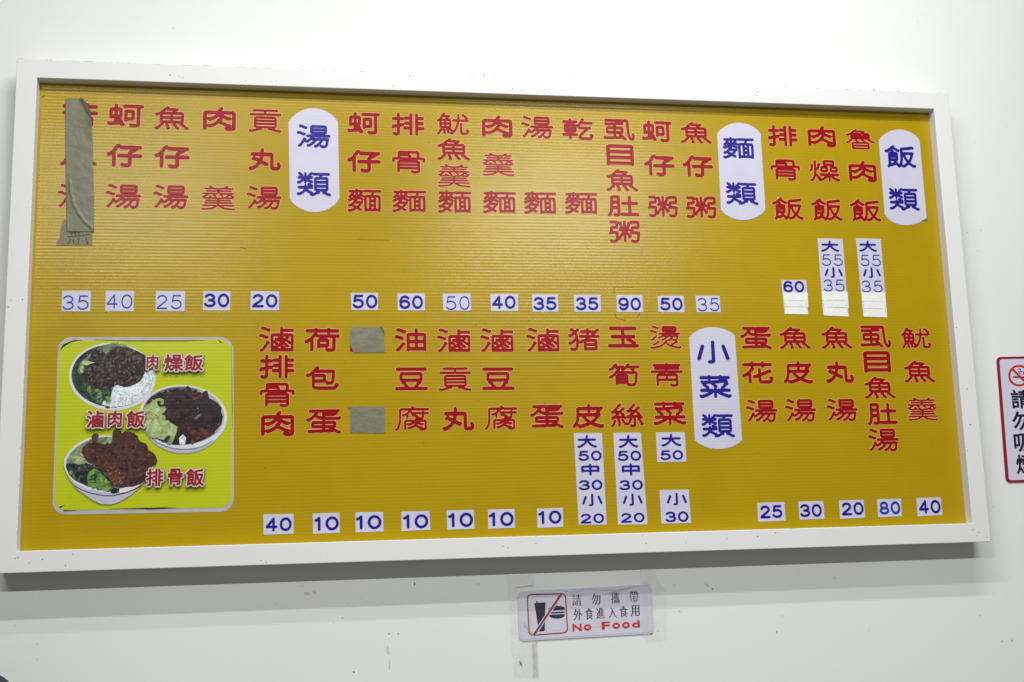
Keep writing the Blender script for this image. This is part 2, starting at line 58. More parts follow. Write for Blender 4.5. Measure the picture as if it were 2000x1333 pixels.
FD = {'back':[(-1.0882,1.9518),(-1.0875,1.9588),(-1.0854,1.9655),(-1.0818,1.9715),(-1.0771,1.9765),(-1.0715,1.9803),(-1.0652,1.9826),(-1.0586,1.9834),(-0.7223,1.9833),(-0.7153,1.9825),(-0.7087,1.9801),(-0.7028,1.9762),(-0.6977,1.9711),(-0.6939,1.9649),(-0.6915,1.9581),(-0.6906,1.9509),(-0.6854,1.6023),(-0.6861,1.5954),(-0.6882,1.5888),(-0.6917,1.583),(-0.6965,1.5781),(-0.7022,1.5745),(-0.7086,1.5722),(-0.7153,1.5715),(-1.0577,1.5739),(-1.0641,1.5747),(-1.0703,1.577),(-1.0758,1.5806),(-1.0804,1.5854),(-1.0839,1.5912),(-1.0861,1.5976),(-1.0868,1.6043)],'lime':[(-1.0846,1.9456),(-1.084,1.952),(-1.082,1.9581),(-1.0788,1.9636),(-1.0745,1.9682),(-1.0694,1.9717),(-1.0637,1.9739),(-1.0576,1.9747),(-0.7235,1.9768),(-0.7172,1.9761),(-0.7112,1.9739),(-0.7057,1.9704),(-0.7012,1.9658),(-0.6977,1.9602),(-0.6956,1.9539),(-0.6948,1.9474),(-0.6907,1.6098),(-0.6913,1.6035),(-0.6933,1.5975),(-0.6965,1.5922),(-0.7009,1.5877),(-0.7061,1.5844),(-0.7119,1.5824),(-0.7181,1.5817),(-1.0555,1.5837),(-1.0614,1.5844),(-1.067,1.5865),(-1.0721,1.5898),(-1.0763,1.5942),(-1.0795,1.5994),(-1.0815,1.6053),(-1.0822,1.6114)],'bowls':[{'body':None,'rim':[(-0.8678,1.8833),(-0.8689,1.8731),(-0.8717,1.8631),(-0.876,1.8536),(-0.8819,1.8447),(-0.8892,1.8365),(-0.8978,1.8294),(-0.9075,1.8232),(-0.9182,1.8182),(-0.9296,1.8144),(-0.9417,1.8119),(-0.9541,1.8107),(-0.9667,1.8109),(-0.9792,1.8124),(-0.9915,1.8152),(-1.0033,1.8192),(-1.0145,1.8245),(-1.0248,1.8308),(-1.0341,1.8381),(-1.0422,1.8463),(-1.049,1.8553),(-1.0544,1.8648),(-1.0583,1.8747),(-1.0606,1.8849),(-1.0612,1.8951),(-1.0603,1.9053),(-1.0577,1.9153),(-1.0535,1.9248),(-1.0478,1.9337),(-1.0407,1.9419),(-1.0323,1.9491),(-1.0227,1.9554),(-1.0121,1.9606),(-1.0007,1.9645),(-0.9886,1.9672),(-0.9761,1.9685),(-0.9634,1.9685),(-0.9507,1.967),(-0.9383,1.9643),(-0.9263,1.9603),(-0.915,1.955),(-0.9045,1.9486),(-0.895,1.9412),(-0.8868,1.9329),(-0.8799,1.9238),(-0.8745,1.9141),(-0.8706,1.9041),(-0.8684,1.8937)],'inner':[(-0.8742,1.8867),(-0.8753,1.8772),(-0.8779,1.8679),(-0.8819,1.859),(-0.8874,1.8507),(-0.8942,1.8432),(-0.9022,1.8365),(-0.9113,1.8307),(-0.9213,1.8261),(-0.932,1.8225),(-0.9433,1.8202),(-0.9549,1.8191),(-0.9667,1.8192),(-0.9784,1.8206),(-0.9899,1.8232),(-1.0009,1.827),(-1.0114,1.8319),(-1.021,1.8378),(-1.0297,1.8446),(-1.0373,1.8523),(-1.0437,1.8606),(-1.0487,1.8694),(-1.0523,1.8787),(-1.0545,1.8882),(-1.0551,1.8978),(-1.0542,1.9073),(-1.0518,1.9165),(-1.0479,1.9254),(-1.0425,1.9337),(-1.0359,1.9413),(-1.028,1.9481),(-1.019,1.9539),(-1.0091,1.9587),(-0.9984,1.9624),(-0.9872,1.9648),(-0.9755,1.9661),(-0.9636,1.966),(-0.9518,1.9647),(-0.9401,1.9622),(-0.9289,1.9584),(-0.9183,1.9535),(-0.9085,1.9475),(-0.8997,1.9406),(-0.892,1.9329),(-0.8855,1.9244),(-0.8805,1.9154),(-0.8769,1.906),(-0.8748,1.8964)],'parts':[('dkgreen',[(-0.8771,1.8856),(-0.8781,1.8762),(-0.8807,1.8671),(-0.8847,1.8583),(-0.8901,1.8502),(-0.8968,1.8428),(-0.9047,1.8362),(-0.9137,1.8305),(-0.9235,1.8259),(-0.9341,1.8225),(-0.9452,1.8202),(-0.9567,1.8191),(-0.9683,1.8193),(-0.9799,1.8206),(-0.9912,1.8232),(-1.0021,1.8269),(-1.0125,1.8317),(-1.022,1.8375),(-1.0306,1.8442),(-1.0381,1.8518),(-1.0443,1.8599),(-1.0493,1.8686),(-1.0529,1.8778),(-1.055,1.8871),(-1.0556,1.8965),(-1.0547,1.9059),(-1.0523,1.9149),(-1.0485,1.9237),(-1.0432,1.9318),(-1.0367,1.9393),(-1.0289,1.946),(-1.02,1.9517),(-1.0103,1.9564),(-0.9997,1.96),(-0.9886,1.9624),(-0.9771,1.9636),(-0.9654,1.9636),(-0.9536,1.9623),(-0.9422,1.9598),(-0.9311,1.9561),(-0.9206,1.9513),(-0.911,1.9454),(-0.9022,1.9386),(-0.8946,1.931),(-0.8883,1.9227),(-0.8833,1.9138),(-0.8797,1.9046),(-0.8776,1.8951)]),('cabbage',[(-1.0432,1.9029),(-1.0389,1.92),(-1.028,1.932),(-1.0074,1.9509),(-0.9883,1.964),(-0.9655,1.9688),(-0.9392,1.9653),(-0.9191,1.9542),(-0.9187,1.9368),(-1.0153,1.8925),(-1.0381,1.8961)]),('green',[(-1.0195,1.8703),(-1.0046,1.8617),(-0.9687,1.8545),(-0.9681,1.834),(-0.9743,1.8256),(-0.9904,1.8223),(-1.0071,1.8378),(-1.0207,1.8584)]),('rice',[(-0.9625,1.8665),(-0.9528,1.8698),(-0.9364,1.8639),(-0.9169,1.8696),(-0.9008,1.8815),(-0.8883,1.9073),(-0.8757,1.9038),(-0.8719,1.8847),(-0.8799,1.8607),(-0.8965,1.8402),(-0.9158,1.8274),(-0.9384,1.8201),(-0.9644,1.8183),(-0.9856,1.824),(-0.9827,1.8325),(-0.9681,1.834)]),('mince',[(-1.0166,1.932),(-1.0122,1.9475),(-1.0028,1.9585),(-0.9896,1.9526),(-0.981,1.9405),(-0.9684,1.956),(-0.9522,1.9619),(-0.9324,1.9577),(-0.9124,1.9507),(-0.8924,1.9402),(-0.8863,1.9229),(-0.8883,1.9073),(-0.8976,1.8849),(-0.9023,1.8774),(-0.9136,1.8706),(-0.9298,1.8645),(-0.9431,1.8698),(-0.9578,1.8709),(-0.9639,1.8579),(-0.9819,1.8598),(-0.9981,1.8616),(-1.0113,1.8685),(-1.0196,1.8754),(-1.0275,1.8874),(-1.0349,1.896),(-1.0261,1.9063),(-1.0285,1.92)]),('strand',[(-1.0311,1.9276),(-1.0164,1.9261),(-1.0039,1.9226),(-1.0162,1.9192),(-1.021,1.9158),(-1.0356,1.9193)]),('strand',[(-1.0379,1.908),(-1.0323,1.9159),(-1.0283,1.9114),(-1.032,1.9063),(-1.0279,1.9001),(-1.0356,1.8988)]),('leaf',[(-1.0194,1.8669),(-1.0129,1.8685),(-1.0083,1.8549),(-1.0139,1.8498),(-1.02,1.8567)]),('leaf',[(-0.978,1.841),(-0.9683,1.8426),(-0.9664,1.8323),(-0.976,1.8273)])]},{'body':[(-0.7137,1.7666),(-0.7157,1.7595),(-0.7186,1.7527),(-0.7222,1.7462),(-0.7265,1.74),(-0.7316,1.7343),(-0.7373,1.729),(-0.7436,1.7243),(-0.7504,1.7201),(-0.7578,1.7165),(-0.7655,1.7135),(-0.7736,1.7112),(-0.782,1.7095),(-0.7905,1.7086),(-0.7992,1.7083),(-0.8078,1.7087),(-0.8165,1.7098),(-0.825,1.7116),(-0.8334,1.7141),(-0.8414,1.7172),(-0.8491,1.7209),(-0.8565,1.7252),(-0.8633,1.73),(-0.8696,1.7353),(-0.8753,1.7411),(-0.8804,1.7472),(-0.8848,1.7537),(-0.8885,1.7605),(-0.8914,1.7675),(-0.8935,1.7747),(-0.8948,1.782)],'rim':[(-0.703,1.7849),(-0.7044,1.7753),(-0.7075,1.7659),(-0.7122,1.7571),(-0.7185,1.7488),(-0.7262,1.7414),(-0.7352,1.7349),(-0.7454,1.7293),(-0.7565,1.7249),(-0.7684,1.7217),(-0.7809,1.7196),(-0.7938,1.7189),(-0.8067,1.7194),(-0.8196,1.7212),(-0.8323,1.7242),(-0.8444,1.7283),(-0.8557,1.7336),(-0.8662,1.7399),(-0.8757,1.7471),(-0.8838,1.7551),(-0.8907,1.7637),(-0.896,1.7728),(-0.8997,1.7823),(-0.9019,1.792),(-0.9023,1.8017),(-0.9011,1.8113),(-0.8982,1.8206),(-0.8936,1.8294),(-0.8875,1.8377),(-0.88,1.8452),(-0.8711,1.8518),(-0.8611,1.8575),(-0.85,1.862),(-0.8381,1.8654),(-0.8256,1.8676),(-0.8127,1.8684),(-0.7996,1.868),(-0.7866,1.8663),(-0.7738,1.8634),(-0.7615,1.8593),(-0.7499,1.8539),(-0.7392,1.8476),(-0.7297,1.8403),(-0.7214,1.8322),(-0.7145,1.8235),(-0.7091,1.8142),(-0.7054,1.8046),(-0.7033,1.7948)],'inner':[(-0.7101,1.7904),(-0.7114,1.7816),(-0.7142,1.7732),(-0.7186,1.7652),(-0.7244,1.7578),(-0.7316,1.751),(-0.74,1.7452),(-0.7494,1.7402),(-0.7598,1.7362),(-0.7708,1.7333),(-0.7825,1.7315),(-0.7944,1.7308),(-0.8065,1.7313),(-0.8185,1.7329),(-0.8303,1.7357),(-0.8415,1.7394),(-0.8521,1.7442),(-0.8619,1.7499),(-0.8707,1.7565),(-0.8783,1.7637),(-0.8847,1.7715),(-0.8896,1.7798),(-0.8931,1.7884),(-0.8951,1.7971),(-0.8955,1.8059),(-0.8944,1.8146),(-0.8917,1.823),(-0.8875,1.831),(-0.8818,1.8384),(-0.8748,1.8452),(-0.8666,1.8511),(-0.8572,1.8562),(-0.8469,1.8603),(-0.8359,1.8633),(-0.8242,1.8653),(-0.8122,1.866),(-0.8001,1.8656),(-0.7879,1.8641),(-0.776,1.8614),(-0.7646,1.8576),(-0.7538,1.8528),(-0.7439,1.8471),(-0.735,1.8405),(-0.7272,1.8331),(-0.7208,1.8252),(-0.7158,1.8168),(-0.7123,1.8081),(-0.7104,1.7992)],'stripe':[('navy',[(-0.7342,1.7369),(-0.738,1.734),(-0.7421,1.7313),(-0.7463,1.7288),(-0.7508,1.7266),(-0.7554,1.7245),(-0.7602,1.7227),(-0.7651,1.7211),(-0.7702,1.7197),(-0.7754,1.7186),(-0.7807,1.7177),(-0.786,1.7171),(-0.7914,1.7167),(-0.7969,1.7166),(-0.8023,1.7167),(-0.8078,1.717),(-0.8133,1.7176),(-0.8187,1.7185),(-0.824,1.7196),(-0.8294,1.7209),(-0.8346,1.7225),(-0.8397,1.7243),(-0.8447,1.7263),(-0.8495,1.7285),(-0.8542,1.7309),(-0.8588,1.7336),(-0.8631,1.7364),(-0.8672,1.7394),(-0.8712,1.7426),(-0.8749,1.7459),(-0.8784,1.7494),(-0.8784,1.7508),(-0.8749,1.7473),(-0.8712,1.744),(-0.8673,1.7408),(-0.8631,1.7378),(-0.8588,1.735),(-0.8542,1.7324),(-0.8496,1.7299),(-0.8447,1.7277),(-0.8397,1.7257),(-0.8346,1.7239),(-0.8294,1.7224),(-0.8241,1.721),(-0.8187,1.7199),(-0.8133,1.7191),(-0.8078,1.7185),(-0.8024,1.7181),(-0.7969,1.718),(-0.7914,1.7181),(-0.786,1.7185),(-0.7807,1.7192),(-0.7754,1.72),(-0.7702,1.7212),(-0.7652,1.7225),(-0.7602,1.7241),(-0.7554,1.726),(-0.7508,1.728),(-0.7463,1.7303),(-0.7421,1.7328),(-0.738,1.7354),(-0.7342,1.7383)])],'parts':[('shade',[(-0.8888,1.7832),(-0.8907,1.788),(-0.892,1.7929),(-0.8929,1.7978),(-0.8933,1.8027),(-0.8931,1.8076),(-0.8925,1.8124),(-0.8913,1.8172),(-0.8896,1.8218),(-0.8875,1.8263),(-0.8848,1.8307),(-0.8817,1.8349),(-0.8782,1.8388),(-0.8742,1.8426),(-0.8698,1.8461),(-0.865,1.8493),(-0.8599,1.8522),(-0.8544,1.8549),(-0.8486,1.8572),(-0.8426,1.8591),(-0.8363,1.8608),(-0.8298,1.862),(-0.8232,1.8629),(-0.8165,1.8635),(-0.8097,1.8636),(-0.8028,1.8634),(-0.796,1.8628),(-0.7891,1.8618),(-0.7824,1.8605),(-0.7757,1.8588),(-0.7693,1.8568)]),('braise',[(-0.8925,1.8147),(-0.886,1.8291),(-0.8759,1.8416),(-0.8621,1.8451),(-0.8606,1.8514),(-0.8579,1.8478),(-0.8416,1.8558),(-0.8277,1.8584),(-0.8208,1.862),(-0.8155,1.8607),(-0.8119,1.8552),(-0.7998,1.8591),(-0.7981,1.8646),(-0.7938,1.8667),(-0.7885,1.8627),(-0.7839,1.8526),(-0.7716,1.8501),(-0.7611,1.8488),(-0.7541,1.8547),(-0.7485,1.8532),(-0.745,1.8368),(-0.7362,1.8322),(-0.7255,1.8257),(-0.7157,1.8138),(-0.7173,1.8056),(-0.7127,1.7938),(-0.716,1.7748),(-0.7281,1.7605),(-0.7419,1.7463),(-0.7592,1.7375),(-0.7765,1.7315),(-0.7938,1.7291),(-0.8198,1.7277),(-0.8458,1.7344),(-0.8668,1.7463),(-0.8844,1.7644)]),('redmeat',[(-0.8105,1.7814),(-0.7948,1.783),(-0.772,1.7737),(-0.7526,1.7626),(-0.7334,1.7642),(-0.7297,1.7551),(-0.7453,1.7445),(-0.7609,1.7367),(-0.7834,1.7316),(-0.7939,1.7345),(-0.7977,1.7525),(-0.8082,1.758)]),('redmeat',[(-0.7873,1.8445),(-0.7733,1.8489),(-0.7575,1.8487),(-0.7556,1.8387),(-0.7748,1.8353),(-0.7854,1.8372)]),('rice',[(-0.8114,1.7437),(-0.8029,1.7525),(-0.7958,1.7452),(-0.7973,1.7291),(-0.8094,1.7288)]),('shine',[(-0.8264,1.7978),(-0.8196,1.8031),(-0.8125,1.7958),(-0.8176,1.7896),(-0.8246,1.7924)]),('brown',[(-0.8405,1.807),(-0.8302,1.8123),(-0.8127,1.8067),(-0.8089,1.7922),(-0.8226,1.7833),(-0.8384,1.7925)]),('shine',[(-0.7792,1.7882),(-0.769,1.799),(-0.7585,1.8006),(-0.7636,1.7953),(-0.7722,1.7863)]),('cabbage2',[(-0.8941,1.8076),(-0.8892,1.8183),(-0.8807,1.8236),(-0.8739,1.8308),(-0.8654,1.8361),(-0.8568,1.8382),(-0.8472,1.8345),(-0.847,1.826),(-0.8504,1.8215),(-0.8556,1.8234),(-0.8531,1.8306),(-0.8601,1.8306),(-0.8651,1.8235),(-0.8581,1.818),(-0.8407,1.8146),(-0.844,1.807),(-0.8507,1.7999),(-0.8437,1.7962),(-0.8417,1.7854),(-0.833,1.7817),(-0.8225,1.7744),(-0.8151,1.7707),(-0.8169,1.7581),(-0.8251,1.7349),(-0.8302,1.7293),(-0.8388,1.7319),(-0.8305,1.7457),(-0.8341,1.7512),(-0.8392,1.7477),(-0.8459,1.7397),(-0.8581,1.7435),(-0.8736,1.745),(-0.886,1.7591),(-0.8881,1.7752),(-0.8934,1.7824)]),('strand',[(-0.8649,1.8144),(-0.8511,1.8161),(-0.8578,1.8072),(-0.868,1.8001),(-0.8734,1.8073)]),('strand',[(-0.8743,1.775),(-0.8643,1.7893),(-0.8536,1.7748),(-0.8498,1.7568),(-0.8634,1.7498),(-0.8723,1.7607)])]},{'body':[(-1.0621,1.6777),(-0.8757,1.6671),(-0.8821,1.6478),(-0.8953,1.6323),(-0.9169,1.6134),(-0.9436,1.5983),(-0.9587,1.5943),(-0.9806,1.5954),(-0.9976,1.6039),(-1.0354,1.6318),(-1.053,1.6566)],'rim':[(-1.0649,1.6848),(-1.0637,1.6988),(-1.0567,1.7145),(-1.0421,1.7301),(-1.0223,1.7425),(-1.0023,1.7498),(-0.9786,1.7525),(-0.9547,1.75),(-0.9204,1.7424),(-0.8892,1.7277),(-0.8715,1.7078),(-0.8675,1.6811),(-0.8705,1.6635),(-0.8837,1.6461),(-0.9038,1.6324),(-0.9274,1.6242),(-0.9577,1.6205),(-0.9848,1.6228),(-1.0153,1.6314),(-1.0409,1.6459),(-1.0584,1.6672)],'inner':[(-1.0604,1.6847),(-1.0595,1.6969),(-1.0516,1.7126),(-1.0386,1.7265),(-1.0188,1.7394),(-0.9988,1.7471),(-0.9785,1.75),(-0.9546,1.7473),(-0.9203,1.7406),(-0.8908,1.7259),(-0.875,1.7079),(-0.8718,1.6812),(-0.8757,1.6654),(-0.8872,1.6497),(-0.9091,1.6378),(-0.9344,1.6314),(-0.9579,1.6257),(-0.9816,1.628),(-1.0121,1.6365),(-1.036,1.6493),(-1.0534,1.6671)],'stripe':[('navy',[(-1.0416,1.6406),(-1.0219,1.6289),(-1.0015,1.6215),(-0.9745,1.6156),(-0.9542,1.6152),(-0.9408,1.6183),(-0.9407,1.6157),(-0.9541,1.6129),(-0.9744,1.6135),(-1.0015,1.6192),(-1.0218,1.6266),(-1.0372,1.6353)]),('red',[(-0.9408,1.6189),(-0.9206,1.624),(-0.9038,1.6316),(-0.8904,1.6401),(-0.8937,1.634),(-0.9071,1.6264),(-0.9239,1.6197),(-0.9399,1.6157)])],'parts':[('cabbage',[(-1.0547,1.7056),(-1.0419,1.723),(-1.0221,1.7368),(-0.9987,1.7453),(-0.9632,1.7492),(-0.9593,1.7305),(-1.0147,1.7155),(-1.014,1.6961),(-1.0305,1.6859),(-1.0542,1.6898),(-1.0586,1.6952)]),('dkgreen',[(-1.0592,1.6899),(-1.0373,1.6869),(-1.0104,1.6882),(-0.9829,1.6727),(-0.9637,1.6513),(-0.9547,1.6335),(-0.9411,1.6297),(-0.9425,1.621),(-0.9544,1.623),(-0.9578,1.624),(-0.985,1.6289),(-1.0122,1.6379),(-1.0377,1.6502),(-1.0534,1.6671),(-1.0596,1.6812)]),('green',[(-1.0552,1.6706),(-1.0434,1.6686),(-1.0363,1.6562),(-1.0394,1.6511),(-1.0516,1.6635)]),('leaf',[(-1.0127,1.6558),(-1.0098,1.668),(-0.9982,1.6765),(-0.9862,1.6693),(-0.9705,1.6531),(-0.9546,1.63),(-0.9646,1.625),(-0.985,1.6298),(-1.0088,1.6373)]),('dkgreen',[(-1.0044,1.6591),(-0.9962,1.666),(-0.9893,1.6588),(-0.994,1.6484),(-1.0025,1.6503)]),('strand',[(-1.0496,1.702),(-1.038,1.7071),(-1.0261,1.7034),(-1.0158,1.6979),(-1.0242,1.6963),(-1.0206,1.6892),(-1.0322,1.6859),(-1.0408,1.6896),(-1.0377,1.6983)]),('strand',[(-1.0331,1.7123),(-1.0212,1.7095),(-1.0151,1.7023),(-1.0261,1.7051)]),('rim2',[(-0.9409,1.6245),(-0.9377,1.6288),(-0.9243,1.6346),(-0.9123,1.6323),(-0.9022,1.6366),(-0.8971,1.6355),(-0.8854,1.6461),(-0.8938,1.6375),(-0.9072,1.629),(-0.924,1.6223),(-0.9399,1.6192)]),('cutlet',[(-1.0032,1.7365),(-1.0057,1.7507),(-1.0016,1.7564),(-0.9949,1.7577),(-0.9901,1.7523),(-0.9932,1.7431),(-0.9923,1.7332),(-0.9779,1.7308),(-0.9627,1.7306),(-0.9593,1.743),(-0.9594,1.759),(-0.9552,1.7678),(-0.9502,1.7699),(-0.9441,1.7659),(-0.9405,1.7596),(-0.9369,1.7551),(-0.9328,1.7595),(-0.9234,1.7611),(-0.9139,1.7574),(-0.9043,1.7507),(-0.9024,1.7439),(-0.8971,1.7367),(-0.8859,1.7329),(-0.8814,1.7267),(-0.8804,1.7183),(-0.8699,1.7122),(-0.8629,1.7041),(-0.8592,1.6934),(-0.8607,1.6863),(-0.8675,1.6811),(-0.8742,1.6742),(-0.8771,1.6548),(-0.8854,1.6461),(-0.8955,1.6402),(-0.9107,1.6347),(-0.9293,1.6326),(-0.9446,1.6337),(-0.9565,1.6374),(-0.9637,1.6495),(-0.9726,1.6655),(-0.9864,1.6745),(-1.0003,1.6871),(-1.0131,1.6935),(-1.0193,1.7015),(-1.0268,1.7157),(-1.0235,1.7263),(-1.0153,1.7349)]),('cutletdark',[(-0.9594,1.759),(-0.9552,1.7678),(-0.9502,1.7699),(-0.9441,1.7659),(-0.9405,1.7596),(-0.9376,1.7462),(-0.9439,1.7303),(-0.9604,1.7128),(-0.9876,1.7151),(-1.0152,1.7314),(-1.0119,1.7349),(-0.9923,1.7332),(-0.9627,1.7306),(-0.9593,1.743)]),('cutletlight',[(-0.9765,1.6831),(-0.9527,1.6792),(-0.9268,1.6646),(-0.9346,1.6401),(-0.9515,1.6387),(-0.962,1.6495)])]}],'text':[[('肉',-0.8743,1.9225,0.0274,0.0354),('燥',-0.8262,1.9205,0.0442,0.041),('飯',-0.7807,1.9207,0.0434,0.0398)],[('滷',-0.9986,1.7895,0.0378,0.0406),('肉',-0.955,1.79,0.0315,0.0387),('飯',-0.9086,1.7888,0.0418,0.0402)],[('排',-0.8626,1.6537,0.0378,0.0413),('骨',-0.8172,1.6541,0.0334,0.0387),('飯',-0.7731,1.6522,0.0405,0.0409)]],'bits':[[(-1.0722,1.5921),(-1.0591,1.5958),(-1.069,1.5894)],[(-1.0625,1.5846),(-1.0339,1.5826),(-1.0624,1.582)],[(-0.9607,1.5848),(-0.8771,1.5847),(-0.8771,1.5821)],[(-0.8965,1.5839),(-0.8447,1.5853),(-0.8122,1.5832),(-0.877,1.5814)],[(-1.0083,1.9772),(-0.9328,1.975),(-0.8001,1.9749),(-0.7532,1.9763),(-0.8001,1.9732),(-0.9328,1.9733)],[(-0.7262,1.9756),(-0.7194,1.972),(-0.7174,1.9699),(-0.7228,1.9706)],[(-1.0836,1.9511),(-1.0761,1.9665),(-1.0538,1.9758),(-1.0343,1.9765),(-1.0569,1.9724),(-1.0743,1.9614)],[(-0.6956,1.9643),(-0.6919,1.8315),(-0.6897,1.7624),(-0.6926,1.8315)]]}
